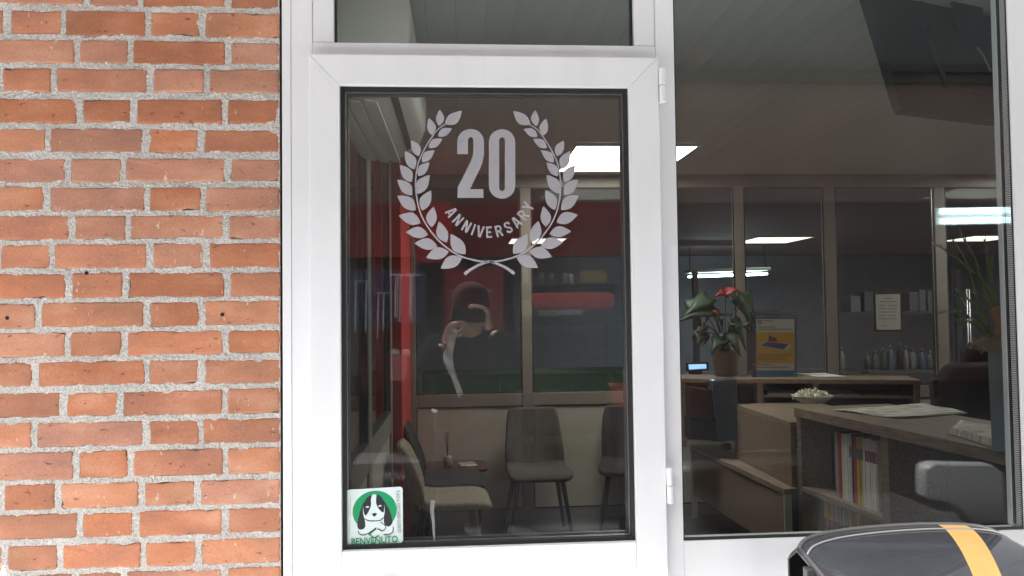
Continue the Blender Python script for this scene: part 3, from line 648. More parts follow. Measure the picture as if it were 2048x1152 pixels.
# glazed partition along the left, running away from the door
lp = empty('side_partition', (-0.45, 1.6, 0)); tag(lp, 'beige framed glazed side partition receding beside the door under the air conditioner', 'partition')
LX = -0.42
for a, b in ((0.31, 0.38), (1.02, 1.10), (1.82, 1.95), (2.98, 3.09)): bx('post', BEIGE, lp, LX - 0.06, LX, a, b, 0, 2.599, 0.003)
for a, b in ((0.381, 1.019), (1.101, 1.819), (1.951, 2.979)):
    bx('mid_rail', BEIGE, lp, LX - 0.06, LX - 0.002, a, b, ZR0 - 0.03, ZR1, 0.003)
    bx('head_rail', BEIGE, lp, LX - 0.06, LX - 0.002, a, b, ZH0, 2.598, 0.003)
    bx('lower_panel', BEIGEP, lp, LX - 0.04, LX - 0.012, a, b, 0.02, ZR0 - 0.031)
    bx('pane', GLASS_IN, lp, LX - 0.03, LX - 0.024, a, b, ZR1 + 0.001, ZH0 - 0.001)
    for (q, r_, s_, t_) in ((a, a + 0.012, ZR1, ZH0), (b - 0.012, b, ZR1, ZH0)): bx('gasket', BLACKR, lp, LX - 0.022, LX - 0.004, q, r_, s_ + 0.001, t_ - 0.001)
    bx('gasket', BLACKR, lp, LX - 0.022, LX - 0.004, a + 0.0125, b - 0.0125, ZR1 + 0.0005, ZR1 + 0.012)
rp = bx('red_pillar', M('red_wall_paint', (0.42, 0.018, 0.014), 0.55, var=0.08), None, -0.62, -0.362, 3.095, 4.06, 0, 2.599, 0.004); tag(rp, 'red painted pillar at the far left corner of the reception', 'pillar')

# ================================================================== INTERIOR FURNITURE
def chair(label, mat, loc, rz, top=0.86, wtop=0.17, wseat=0.225, dish=0.03, legmat=BLACK):
    t = empty('waiting_chair', (0, 0, 0))
    def sheet(prof):
        P = []
        for y, z, hw, cup in prof:
            row = []
            for i in range(9):
                u = -1 + i / 4; row.append(Vector((u * hw, y, z)) + Vector((0, -cup[0] * u * u, cup[1] * u * u)))
            P.append(row)
        return MB().grid(P)
    seat = [(-0.235, 0.425, wseat * 0.80, (0, 0)), (-0.225, 0.445, wseat * 0.93, (0, 0)), (-0.19, 0.455, wseat, (0, 0.005)), (-0.08, 0.45, wseat, (0, 0.015)), (0.06, 0.44, wseat * 0.98, (0, 0.022)), (0.14, 0.445, wseat * 0.97, (0, 0.03)), (0.185, 0.462, wseat * 0.96, (0.03, 0.03))]
    back = [(0.175, 0.455, wseat * 0.94, (0.03, 0.03)), (0.205, 0.49, wseat * 0.96, (0.06, 0.015)), (0.225, 0.56, wseat * 0.95, (0.075, 0)), (0.245, 0.66, (wseat + wtop) / 2, (dish + 0.03, 0)), (0.265, 0.76, wtop * 1.06, (dish, 0)), (0.28, top - 0.03, wtop, (dish * 0.7, 0)), (0.285, top, wtop * 0.88, (dish * 0.5, 0))]
    sheet(seat).build('seat', mat, t, smooth=True, solid=0.05, sub=2); sheet(back).build('backrest', mat, t, smooth=True, solid=0.04, sub=2)
    for sx in (-1, 1):
        for sy in (-1, 1): MB().tube([(sx * 0.15, sy * 0.13, 0.43), (sx * 0.215, sy * 0.20 + 0.02, 0.0)], [0.019, 0.010], 10).build('leg', legmat, t, smooth=True)
    t.location = loc; t.rotation_euler = (0, 0, rz); tag(t, label, 'chair', 'chairs in the waiting corner'); return t
FG = M('taupe_fabric', (0.062, 0.054, 0.048), 0.95, var=0.25, vscale=40, bump=0.5, bscale=500, bdist=0.001)
FB = M('beige_fabric', (0.24, 0.205, 0.155), 0.95, var=0.2, vscale=40, bump=0.5, bscale=500, bdist=0.001)
FD = M('black_fabric', (0.016, 0.015, 0.016), 0.85, var=0.2, vscale=40)
chair('taupe upholstered chair facing the door, under the wreath', FG, (0.535, 3.58, 0), 0.03, 0.865, 0.185)
chair('black upholstered chair half hidden by the door stile', FD, (1.21, 3.66, 0), -0.25, 0.86, 0.20, dish=0.06)
chair('beige upholstered chair seen from its side beside the sticker', FB, (-0.075, 2.82, 0), math.pi / 2 + 0.05, 0.80, 0.19)
chair('dark upholstered chair seen from its side behind the beige chair', FD, (-0.09, 3.36, 0), math.pi / 2 + 0.02, 0.84, 0.19)
# side table
tb = empty('side_table', (-0.03, 3.74, 0)); tag(tb, 'small dark red side table between the waiting chairs', 'table')
TBM = M('dark_red_lacquer', (0.075, 0.018, 0.016), 0.3)
MB().prism([Vector((-0.05 + x, 3.74 + y, 0.455)) for x, y in rrect(-0.24, -0.17, 0.24, 0.17, 0.07)], Vector((0, 0, 0.022))).build('table_top', TBM, tb, bevel=0.004)
for sx in (-0.17, 0.17):
    for sy in (-0.11, 0.11): MB().tube([(-0.05 + sx, 3.74 + sy, 0.455), (-0.05 + sx * 1.12, 3.74 + sy * 1.12, 0)], 0.009, 8).build('leg', BLACK, tb)
MB().box(-0.20, 0.10, 3.62, 3.86, 0.18, 0.192).build('shelf', TBM, tb)
t = empty('reed_diffuser', (-0.09, 3.68, 0.4775)); tag(t, 'small glass jar with thin dark reeds on the side table', 'diffuser')
MB().lathe([(0.028, 0), (0.034, 0.004), (0.034, 0.07), (0.03, 0.075)], (-0.09, 3.68, 0.4775), 16).build('jar', M('frosted_jar', (0.25, 0.24, 0.22), 0.3), t, smooth=True)
for k in range(4): MB().tube([(-0.09, 3.68, 0.53), (-0.09 + random.uniform(-.02, .02), 3.68 + random.uniform(-.02, .02), 0.72)], 0.0018, 5).build('reed', BLACK, t)
def sheet_thing(name, pts, z, label, cat, mat, thick=0.004, wave=0.0, grp=None):
    a, b, c, d = [Vector(p) for p in pts]; P = []
    for i in range(9):
        row = []
        for j in range(9):
            u, v = i / 8, j / 8; q = (a * (1 - u) + b * u) * (1 - v) + (d * (1 - u) + c * u) * v
            row.append(Vector((q.x, q.y, z + thick / 2 + wave * (0.5 + 0.5 * math.sin(7 * u + 3 * v)) * (abs(v - 0.5) + 0.2))))
        P.append(row)
    o = MB().grid(P).build(name, mat, None, solid=thick, smooth=True); tag(o, label, cat, grp); return o
GLOSSY = M('magazine_cover', (0.35, 0.33, 0.31), 0.3, var=0.6, vscale=14)
sheet_thing('magazine', [(0.0, 3.64, 0), (0.12, 3.66, 0), (0.10, 3.80, 0), (-0.02, 3.78, 0)], 0.478, 'open magazine lying on the small red side table', 'magazine', GLOSSY, 0.006, 0.008)

# air conditioner on the side partition
ac = empty('air_conditioner', (-0.29, 1.0, 2.2)); tag(ac, 'white split air conditioner with open louvres seen from below', 'air conditioner')
ACW = M('ac_white', (0.85, 0.82, 0.75), 0.4)
prof = [(-0.418, 2.58), (-0.418, 2.26), (-0.40, 2.235), (-0.30, 2.225), (-0.22, 2.245), (-0.165, 2.29), (-0.135, 2.36), (-0.13, 2.46), (-0.145, 2.54), (-0.19, 2.58)]
prof = [(a, b - 0.02) for a, b in prof]
MB().prism([Vector((x, 0.42, z)) for x, z in prof], Vector((0, 1.08, 0))).build('casing', ACW, ac, bevel=0.03, seg=4, smooth=True); acc_ = bpy.data.objects['casing']
ACD = M('ac_slot', (0.035, 0.03, 0.028), 0.7); ACL = M('ac_louvre', (0.72, 0.71, 0.66), 0.45)
for x, z in ((-0.375, 2.196), (-0.325, 2.188), (-0.275, 2.188)):
    MB().prism([Vector((x, 0.50, z)), Vector((x + 0.036, 0.50, z - 0.004)), Vector((x + 0.038, 0.50, z + 0.002)), Vector((x + 0.002, 0.50, z + 0.008))], Vector((0, 0.92, 0))).build('louvre', ACL, acc_)
MB().prism([Vector((-0.205, 0.52, 2.228)), Vector((-0.185, 0.52, 2.240)), Vector((-0.19, 0.52, 2.252)), Vector((-0.21, 0.52, 2.240))], Vector((0, 0.86, 0))).build('outlet_slot', ACD, acc_)

# ------------------------------------------------------------------ reception counter: front wing along the room
ct = empty('reception_counter', (2.25, 1.8, 0)); tag(ct, 'grey oak reception counter with open magazine shelves', 'counter')
A, B = Vector((1.885, 2.46, 0)), Vector((2.075, 0.95, 0)); d = (B - A).normalized(); nrm = Vector((-d.y, d.x, 0)); 
if nrm.x < 0: nrm = -nrm
Lc = (B - A).length + 0.55
def cb(name, mat, u0, u1, v0, v1, z0, z1, parent=None, bevel=0.0015):  # u along the counter from its far end, v across
    pts = [A + d * u + nrm * v for u, v in ((u0, v0), (u1, v0), (u1, v1), (u0, v1))]
    return MB().prism([Vector((p.x, p.y, z0)) for p in pts], Vector((0, 0, z1 - z0))).build(name, mat, parent or ct, bevel=bevel)
cb('counter_top', WOOD, 0, Lc, 0, 0.60, 0.95, 1.0)
cb('end_panel', WOOD, 0.004, 0.045, 0.012, 0.58, 0.0, 0.949)
cb('divider', WOOD, 0.72, 0.775, 0.012, 0.56, 0.0, 0.949)
cb('end_panel', WOOD, Lc - 0.05, Lc - 0.004, 0.012, 0.58, 0.0, 0.949)
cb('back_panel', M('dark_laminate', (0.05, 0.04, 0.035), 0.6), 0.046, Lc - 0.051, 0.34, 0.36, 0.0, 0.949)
cb('shelf', WOOD, 0.0455, 0.7195, 0.014, 0.339, 0.535, 0.565)
cb('shelf', WOOD, 0.0455, 0.7195, 0.014, 0.339, 0.14, 0.17)
cb('shelf', WOOD, 0.7755, Lc - 0.0505, 0.03, 0.339, 0.50, 0.53)
cb('shelf_back', MATS['dark_laminate'], 0.0455, 0.30, 0.20, 0.22, 0.566, 0.948)
nt_ = cb('price_note', M('note_paper', (0.35, 0.36, 0.40), 0.8), 0.10, 0.17, 0.195, 0.199, 0.70, 0.80, bevel=0)
# magazines standing on the shelves, spines out
def ordn(k): return ['first', 'second', 'third', 'fourth', 'fifth', 'sixth', 'seventh', 'eighth', 'ninth', 'tenth', 'eleventh', 'twelfth', 'thirteenth', 'fourteenth', 'fifteenth', 'sixteenth', 'seventeenth', 'eighteenth', 'nineteenth', 'twentieth', 'twenty-first', 'twenty-second', 'twenty-third', 'twenty-fourth'][k]
CM = {'red': (0.42, 0.03, 0.025), 'white': (0.76, 0.75, 0.71), 'cream': (0.66, 0.64, 0.55), 'yellow': (0.60, 0.42, 0.04), 'black': (0.03, 0.03, 0.035), 'grey': (0.30, 0.30, 0.29), 'pale': (0.50, 0.54, 0.52)}
def mags(seq, u0, z0, hgt, place, bandz, bandc):
    u = u0
    for k, (c, w_) in enumerate(seq):
        t = empty('magazine', A + d * (u + w_ / 2) + nrm * 0.12 + Vector((0, 0, z0)))
        h_ = hgt + random.uniform(-0.006, 0.004); v0 = 0.05 + random.uniform(0, 0.006)
        tag(t, '%s %s magazine from the far end of the %s' % (ordn(k), c, place), 'magazine', 'magazines standing on the %s' % place)
        o = cb('cover', M('mag_' + c, CM[c], 0.4, var=0.08, vscale=30), u, u + w_ - 0.0006, v0, v0 + 0.2, z0, z0 + h_, t, 0.0004)
        bc = bandc(k, c)
        if bc: cb('spine_band', M('band_' + bc, CM.get(bc, (0.2, 0.12, 0.13)), 0.5), u + 0.0002, u + w_ - 0.0009, v0 - 0.0008, v0 - 0.0002, z0 + bandz[0], z0 + bandz[1], o, 0)
        u += w_
CM['maroon'] = (0.23, 0.07, 0.085); CM['slate'] = (0.12, 0.12, 0.115)
seq1 = [('grey', .03), ('red', .026), ('cream', .03), ('white', .018), ('cream', .02), ('pale', .018), ('black', .008), ('red', .034), ('yellow', .02), ('yellow', .016), ('pale', .014), ('white', .012), ('white', .014), ('white', .011), ('white', .012), ('white', .014), ('white', .01), ('white', .011), ('white', .012), ('white', .01)]
mags(seq1, 0.30, 0.5655, 0.345, 'upper counter shelf', (0.23, 0.285), lambda k, c: 'slate' if 5 <= k <= 10 else ('maroon' if k > 11 else None))
seq2 = [('yellow', .014), ('yellow', .016), ('yellow', .014), ('black', .006), ('yellow', .018), ('cream', .012), ('yellow', .014), ('white', .016), ('pale', .014), ('grey', .012), ('white', .014), ('black', .01), ('white', .016), ('pale', .012), ('white', .014), ('grey', .01), ('white', .014), ('yellow', .02), ('yellow', .018), ('yellow', .02), ('cream', .014), ('yellow', .018)]
mags(seq2, 0.19, 0.1705, 0.348, 'lower counter shelf', (0.20, 0.26), lambda k, c: 'maroon' if k < 8 else ('slate' if k < 16 else None))
# rear wings of the counter
rc = empty('counter_wing', (2.0, 3.1, 0)); tag(rc, 'lower oak counter section with a solid side panel and ledge', 'counter')
bx('side_panel', WOODX, rc, 1.870, 1.90, 2.475, 3.37, 0.548, 0.884, 0.0015)
bx('counter_top', WOOD, rc, 1.869, 2.45, 2.474, 3.372, 0.885, 0.915, 0.0015)
ZL = 0.547
MB().prism([Vector((x, y, ZL - 0.032)) for x, y in ((1.722, 3.92), (1.808, 2.44), (2.45, 2.475), (2.45, 3.92))], Vector((0, 0, 0.032))).build('ledge', WOOD, rc, bevel=0.0015)
MB().prism([Vector((x, y, 0.18)) for x, y in ((1.735, 3.90), (1.816, 2.46), (1.836, 2.46), (1.755, 3.90))], Vector((0, 0, ZL - 0.045 - 0.18))).build('front_board', WOODX, rc, bevel=0.0015)
PALE = M('pale_edge', (0.40, 0.38, 0.34), 0.5)
bx('leg', PALE, rc, 1.812, 1.852, 2.442, 2.459, 0.0, ZL - 0.033); bx('leg', PALE, rc, 1.725, 1.765, 3.902, 3.92, 0.0, ZL - 0.033)
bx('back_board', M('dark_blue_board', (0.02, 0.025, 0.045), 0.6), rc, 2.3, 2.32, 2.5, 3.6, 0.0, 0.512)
bc = empty('rear_counter', (2.3, 3.5, 0)); tag(bc, 'raised oak rear counter with open pigeonholes in front of the partition', 'counter')
F0, F1 = atz(1365, 757, 1.08), atz(1842, 760, 1.08); F0.z = F1.z = 0; u_ = (F1 - F0).normalized(); v_ = Vector((-u_.y, u_.x, 0)); LR = (F1 - F0).length
def rb(name, mat, a0, a1, b0, b1, z0, z1, parent=None, bevel=0.0015):
    pts = [F0 + u_ * a + v_ * b for a, b in ((a0, b0), (a1, b0), (a1, b1), (a0, b1))]
    return MB().prism([Vector((p.x, p.y, z0)) for p in pts], Vector((0, 0, z1 - z0))).build(name, mat, parent or bc, bevel=bevel)
rb('counter_top', WOODX, -0.02, LR, 0, 0.36, 1.05, 1.08)
for a in (-0.02, 0.50, 0.86, LR - 0.045): rb('upright', WOODX, a, a + 0.04, 0.004, 0.34, 0.60 if a < 0.8 else 0.86, 1.049)
rb('shelf', WOODX, 0.541, LR - 0.046, 0.006, 0.33, 0.955, 0.97)
rb('shelf', WOODX, 0.021, LR - 0.046, 0.004, 0.33, 0.86, 0.875) if False else None
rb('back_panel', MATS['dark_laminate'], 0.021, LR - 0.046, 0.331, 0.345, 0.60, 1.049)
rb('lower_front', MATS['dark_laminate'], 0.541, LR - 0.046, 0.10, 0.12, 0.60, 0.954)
for k, (a, z, wd, c) in enumerate(((0.57, 0.9705, 0.22, 'white_paper'), (0.92, 0.9705, 0.24, 'newsprint'), (1.18, 0.9705, 0.24, 'orange_folder'))):
    mt = M('orange_folder', (0.35, 0.16, 0.06), 0.7) if c == 'orange_folder' else MATS[c]
    o = MB().prism([F0 + u_ * (a + x) + v_ * (0.03 + y) + Vector((0, 0, z)) for x, y in ((0, 0), (wd, 0.01), (wd - 0.01, 0.25), (0.02, 0.24))], Vector((0, 0, 0.008))).build('paper_stack', mt, None)
    tag(o, ('white papers in the first pigeonhole of the rear counter', 'newsprint sheets in the middle pigeonhole of the rear counter', 'flat orange folder in the last pigeonhole of the rear counter')[k], 'papers')
bag = empty('shopping_bag', (1.62, 3.35, 0.584)); tag(bag, 'glossy blue grey upright bag below the potted plant', 'bag')
p0 = at(1418, 870, 3.3); 
MB().prism([at(x, y, 3.32) for x, y in ((1424, 762), (1474, 757), (1478, 880), (1440, 885))], Vector((0, 0.12, 0))).build('body', M('blue_bag', (0.05, 0.08, 0.10), 0.25), bag, bevel=0.006)
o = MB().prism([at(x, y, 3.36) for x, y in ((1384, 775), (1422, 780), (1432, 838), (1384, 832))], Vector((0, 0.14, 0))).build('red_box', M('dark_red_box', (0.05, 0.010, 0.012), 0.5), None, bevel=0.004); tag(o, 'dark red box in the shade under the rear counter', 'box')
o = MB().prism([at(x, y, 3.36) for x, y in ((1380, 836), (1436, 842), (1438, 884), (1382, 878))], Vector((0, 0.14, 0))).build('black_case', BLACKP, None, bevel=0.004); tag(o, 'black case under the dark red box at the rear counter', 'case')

# --- things on the counters
bp2 = atz(1456, 900, ZL)
tb2 = empty('tape_dispenser', (bp2.x, bp2.y, ZL)); tag(tb2, 'small yellow and black tape roll on the low counter ledge', 'tape roll')
for nm, x, c in (('roll', -0.022, (0.30, 0.24, 0.03)), ('core', 0.008, (0.02, 0.02, 0.02))): MB().lathe([(0.004, 0.0), (0.02, 0.004), (0.024, 0.022), (0.02, 0.04), (0.004, 0.044)], (bp2.x + x, bp2.y + 0.02, ZL + 0.0005), 14).build(nm, M('tape_' + nm, c, 0.35), tb2, smooth=True)
p = atz(1625, 806, 1.0)
bw = empty('candy_bowl', (p.x, p.y, 1.0)); tag(bw, 'shallow white bowl heaped with wrapped sweets on the counter', 'bowl')
Bn = MB(); R0 = 0.095
rows = []
for r, z in ((0.0, 0.003), (0.055, 0.003), (0.072, 0.006), (0.10, 0.028), (0.125, 0.044)):
    rows.append([Vector((p.x + r * math.cos(2 * math.pi * k / 24) * (1 + 0.05 * math.sin(6 * math.pi * k / 12)), p.y + r * 0.8 * math.sin(2 * math.pi * k / 24), 1.0 + z)) for k in range(25)])
Bn.grid(rows).build('dish', M('white_glaze', (0.5, 0.53, 0.53), 0.2), bw, solid=0.003, smooth=True)
cm = MB()
for k in range(85):
    a, r = random.random() * 6.28, 0.10 * math.sqrt(random.random()); c = Vector((p.x + r * math.cos(a), p.y + r * 0.8 * math.sin(a), 1.028 + 0.036 * (1 - (r / 0.10) ** 2) + random.uniform(0, 0.012)))
    ax = Vector((random.uniform(-1, 1), random.uniform(-1, 1), random.uniform(-.3, .6))).normalized()
    cm.tube([c - ax * 0.021, c - ax * 0.011, c - ax * 0.008, c + ax * 0.008, c + ax * 0.011, c + ax * 0.021], [0.008, 0.002, 0.0075, 0.0075, 0.002, 0.008], 6)
cm.build('sweets', M('cellophane_sweets', (0.75, 0.70, 0.55), 0.25, var=0.3, vscale=80), bw, kind='stuff')
nw = [atz(1668, 822, 1.001), atz(1800, 838, 1.001), atz(1935, 828, 1.001), atz(1850, 809, 1.001)]
sheet_thing('newspaper', [nw[0], nw[1], nw[2], nw[3]], 1.001, 'open newspaper lying across the front counter', 'newspaper', PAPER, 0.004, 0.012)
for k in range(4):
    q = [atz(1898 + 2 * k, 868 - 3 * k, 1.001 + k * 0.006), atz(2005, 900 - 4 * k, 1.001 + k * 0.006), atz(2020, 872 - 4 * k, 1.001 + k * 0.006), atz(1912 + 3 * k, 852 - 3 * k, 1.001 + k * 0.006)]
    sheet_thing('folded_newspaper', q, 1.001 + k * 0.0065, ('bottom', 'second lowest', 'second highest', 'top')[k] + ' folded newspaper of the pile beside the tall planter', 'newspaper', PAPER, 0.005, 0.003, 'folded newspapers piled on the counter')
# tall planter with branches
q = atz(1984, 903, 1.0)
pl = empty('tall_planter', (q.x + 0.07, q.y + 0.05, 1.0)); tag(pl, 'tall slate blue square planter with moss and spiky branches by the window jamb', 'planter')
PM = M('slate_blue_planter', (0.24, 0.30, 0.34), 0.5, var=0.12, vscale=9)
HP = 0.395
MB().prism([Vector((q.x + x, q.y + y, 1.0005)) for x, y in ((0, 0), (0.122, -0.088), (0.21, 0.034), (0.088, 0.122))], Vector((-0.004, 0, HP))).build('pot', PM, pl, bevel=0.003)
ms = MB()
for k in range(240):
    c = Vector((q.x + 0.015 + random.gauss(0.03, 0.042), q.y + 0.0 + random.gauss(0, 0.03), 1.0 + HP + abs(random.gauss(0.012, 0.018)))); a = random.random() * 6.28; pts = []
    for i in range(7): pts.append(c + Vector((0.018 * math.cos(a + i * 0.8), 0.018 * math.sin(a + i * 0.8) * 0.8, random.uniform(-0.012, 0.012) - (0.003 * i if c.x < q.x else 0)))); 
    ms.tube(pts, 0.0016, 4, False)
ms.build('moss', M('dry_moss', (0.45, 0.38, 0.24), 0.9, var=0.4, vscale=50), pl, kind='stuff')
GR = M('branch_green', (0.15, 0.25, 0.09), 0.6, var=0.4, vscale=30)
def branch(px):
    pts = smooth_path([at(x, y, q.y + 0.02) for i, (x, y) in enumerate(px)], 6); n = len(pts)
    mb = MB().tube(pts, [0.0045 * (1 - 0.7 * i / n) + 0.0008 for i in range(n)], 6)
    for i in range(3, n):
        t = (pts[i] - pts[i - 1]).normalized()
        for s in (-1, 1):
            if random.random() < 0.75:
                side = Vector((-t.z, random.uniform(-.5, .5), t.x)) * s; L_ = random.uniform(0.018, 0.036); c = pts[i]
                mb.add([c, c + (t * 0.8 + side * 0.35) * L_ * 0.5 + Vector((0, 0.002, 0)), c + (t + side * 0.45) * L_, c + (t * 0.5 + side * 0.5) * L_ * 0.5], [(0, 1, 2, 3)])
    mb.build('branch', GR, pl)
for bp_ in ([(1998, 690), (1960, 620), (1935, 530), (1905, 480), (1868, 487)][:4], [(2000, 690), (1975, 600), (1950, 520), (1917, 458)], [(2002, 690), (1990, 600), (1982, 540), (1980, 515)], [(2004, 690), (2006, 600), (2010, 540), (2015, 480)], [(1999, 690), (1978, 580), (1930, 530), (1868, 486)],
            [(1998, 692), (1968, 640), (1938, 600), (1922, 590)], [(1998, 695), (1965, 655), (1925, 628), (1886, 622)], [(2000, 690), (1992, 640), (1980, 560), (1968, 478)], [(1998, 697), (1972, 672), (1944, 645), (1920, 640)], [(2004, 690), (2020, 640), (2030, 600), (2045, 560)]): branch(bp_)
MB().prism([at(x, y, q.y - 0.02) for x, y in ((1980, 622), (1998, 612), (2014, 622), (2014, 668), (1996, 672), (1992, 650))], Vector((0, 0.012, 0))).build('paper_tag', M('kraft_tag', (0.5, 0.29, 0.18), 0.8), pl, bevel=0.002)

# potted anthurium on the rear counter
q = atz(1451, 752, 1.08)
an = empty('potted_anthurium', (q.x, q.y, 1.08)); tag(an, 'potted plant with dark leaves and red flowers on the rear counter', 'plant')
MB().lathe([(0.07, 0.0), (0.078, 0.01), (0.098, 0.17), (0.104, 0.19), (0.09, 0.19), (0.085, 0.17)], (q.x, q.y, 1.0805), 24).build('pot', M('brown_pot', (0.13, 0.095, 0.072), 0.5), an, smooth=True)
LFM = M('anthurium_leaf', (0.012, 0.032, 0.014), 0.55, var=0.35, vscale=12); RDM = M('red_spathe', (0.20, 0.012, 0.014), 0.5); ORM = M('orange_spathe', (0.16, 0.03, 0.012), 0.5)
def heart(c, tip, wd, normal, mat, name):
    c = Vector(c); tip = Vector(tip); dd = tip - c; n = Vector(normal).normalized(); s = dd.cross(n).normalized(); P = []
    for i in range(9):
        u = i / 8; w_ = wd * (0.55 + 0.45 * math.sin(math.pi * min(1, u * 1.5 + 0.2))) * (1 - u ** 2.2) if u < 1 else 0
        P.append([c + dd * (u - 0.08 * abs(v) * (1 - u)) + s * w_ * v + n * (0.03 * math.sin(3 * u) - 0.05 * wd * v * v * 4) for v in (-1, -0.5, 0, 0.5, 1)])
    MB().grid(P).build(name, mat, an, solid=0.0016, smooth=True)
base = Vector((q.x, q.y, 1.27))
for (cx_, cy_, tx, ty, wd) in ((1412, 598, 1372, 632, 0.055), (1420, 620, 1365, 640, 0.05), (1476, 600, 1500, 650, 0.055), (1492, 592, 1508, 640, 0.05), (1470, 645, 1488, 692, 0.045), (1402, 668, 1396, 690, 0.05), (1440, 678, 1425, 705, 0.05), (1462, 670, 1478, 706, 0.045), (1385, 605, 1400, 650, 0.05), (1445, 690, 1462, 705, 0.05)):
    yy = q.y + random.uniform(-0.10, 0.06); c = at(cx_, cy_, yy); tp = at(tx, ty, yy - 0.05)
    heart(c + (c - tp) * 0.15, tp + (tp - c) * 0.2, wd * 1.25, (random.uniform(-.6, .6), -1, 0.5), LFM, 'leaf')
    MB().tube(smooth_path([base, base * 0.5 + c * 0.5 + Vector((0, 0, 0.06)), c], 4), 0.003, 5).build('stalk', LFM, an)
for k in range(12):
    a_ = random.uniform(-1, 1); cx_ = 1448 + 45 * a_; cy_ = random.uniform(615, 690); yy = q.y + random.uniform(-0.12, 0.12)
    c = at(cx_, cy_, yy); tp = at(cx_ + 22 * a_ + random.uniform(-8, 8), cy_ + random.uniform(14, 30), yy + random.uniform(-.05, .05))
    heart(c, tp, random.uniform(0.02, 0.035), (random.uniform(-.8, .8), -1, random.uniform(0, .8)), LFM, 'leaf')
    MB().tube(smooth_path([base, base * 0.5 + c * 0.5 + Vector((0, 0, 0.05)), c], 4), 0.0025, 5).build('stalk', LFM, an)
for (cx_, cy_, tx, ty, wd, mt) in ((1452, 587, 1428, 594, 0.05, RDM), (1452, 583, 1482, 585, 0.042, RDM), (1424, 618, 1440, 642, 0.035, ORM)):
    c = at(cx_, cy_, q.y - 0.06); tp = at(tx, ty, q.y - 0.09); heart(c, tp, wd, (0.1, -0.8, 0.7), mt, 'flower')
    MB().tube(smooth_path([base, base * 0.4 + c * 0.6 + Vector((0, 0, 0.05)), c], 4), 0.0025, 5).build('stalk', LFM, an)
# card terminal with a lit display
q = atz(1395, 748, 1.08)
tm = empty('payment_terminal', (q.x, q.y, 1.08)); tag(tm, 'small black terminal with a lit blue display beside the plant pot', 'terminal')
bx('stand', BLACKP, tm, q.x - 0.03, q.x + 0.03, q.y - 0.02, q.y + 0.04, 1.081, 1.115, 0.004)
MB().prism([at(x, y, q.y - 0.025) for x, y in ((1373, 726), (1417, 724), (1418, 741), (1374, 743))], Vector((0, 0.03, 0))).build('body', BLACKP, tm, bevel=0.004)
MB().prism([at(x, y, q.y - 0.0255) for x, y in ((1377, 729), (1412, 728), (1413, 737), (1378, 739))], Vector((0, -0.002, 0))).build('display', emis('blue_display', (0.15, 0.45, 0.95), 0.2), tm)
# acrylic poster stand
sg = empty('poster_stand', atz(1550, 754, 1.08)); tag(sg, 'upright acrylic stand with a yellow and blue advertising leaflet', 'poster stand')
Y0 = atz(1550, 754, 1.08).y
LEAF_ = [sg]
def SGP(name, x0, y0, x1, y1, mat, lay, pts=None):
    pp = pts or ((x0, y0), (x1, y0), (x1, y1), (x0, y1))
    return MB().prism([at(x, y, Y0) + Vector((0, -lay * 0.0006, 0)) for x, y in pp], Vector((0, -0.0005, 0))).build(name, mat, LEAF_[-1])
SGP('sleeve', 1510, 635, 1593, 754, M('sleeve_blue', (0.05, 0.10, 0.17), 0.3), 0); LEAF_.append(SGP('leaflet', 1513, 638, 1589, 752, M('leaflet_white', (0.42, 0.40, 0.35), 0.6), 1))
SGP('photo_field', 1513, 665, 1588, 726, M('leaflet_yellow', (0.42, 0.24, 0.02), 0.6), 2)
SGP('footer', 1512, 741, 1588, 753, M('leaflet_blue', (0.02, 0.11, 0.22), 0.5), 2)
SGP('pictured_phone', 0, 0, 0, 0, M('leaflet_pale', (0.40, 0.37, 0.35), 0.5), 3, ((1514, 692), (1528, 683), (1585, 688), (1575, 703)))
SGP('pictured_screen', 0, 0, 0, 0, M('leaflet_navy', (0.04, 0.06, 0.13), 0.4), 4, ((1522, 691), (1533, 684), (1576, 688), (1567, 699)))
SGP('pictured_figure', 0, 0, 0, 0, M('leaflet_dark', (0.10, 0.05, 0.04), 0.5), 5, ((1536, 682), (1538, 669), (1542, 674), (1553, 676), (1553, 683)))
ring_ = SGP('emblem', 1516, 640, 1524, 648, MATS['leaflet_navy'], 2); SGP('emblem_centre', 1518, 642, 1522, 646, MATS['leaflet_white'], 3)
LD = M('leaflet_print', (0.12, 0.10, 0.08), 0.6)
for k, (y, xa, xb) in enumerate(((641.5, 1528, 1547), (654, 1517, 1552), (658.5, 1517, 1585), (709, 1515, 1583), (714, 1515, 1572), (718.5, 1515, 1568), (729.5, 1514, 1545), (734.5, 1514, 1576))):
    x = xa
    while x < xb - 1:
        w_ = random.uniform(3, 8); SGP('print_line', x, y - 0.9, min(x + w_, xb), y + 0.9, LD, 3); x += w_ + 1.3
jr = atz(1506, 754, 1.08)
o = MB().lathe([(0.017, 0), (0.018, 0.002), (0.018, 0.06), (0.0165, 0.062), (0.0165, 0.066), (0.018, 0.068), (0.018, 0.092), (0.015, 0.094)], (jr.x, jr.y - 0.02, 1.081), 18).build('ink_jar', BLACKP, None, smooth=True); tag(o, 'small black lidded jar beside the poster stand', 'jar')
sheet_thing('paper_sheet', [atz(1592, 748, 1.081), atz(1640, 755, 1.081), atz(1692, 754, 1.081), atz(1650, 747, 1.081)], 1.081, 'flat white paper sheets on the rear counter beside the poster stand', 'paper', WPAPER, 0.004, 0.004)
mo = atz(1740, 748, 1.08)
o = MB().lathe([(0.02, 0), (0.04, 0.002), (0.042, 0.012), (0.033, 0.024), (0.012, 0.03)], (mo.x, mo.y + 0.05, 1.081), 18).build('computer_mouse', BLACKP, None, smooth=True); tag(o, 'black rounded mouse on the rear counter', 'mouse')
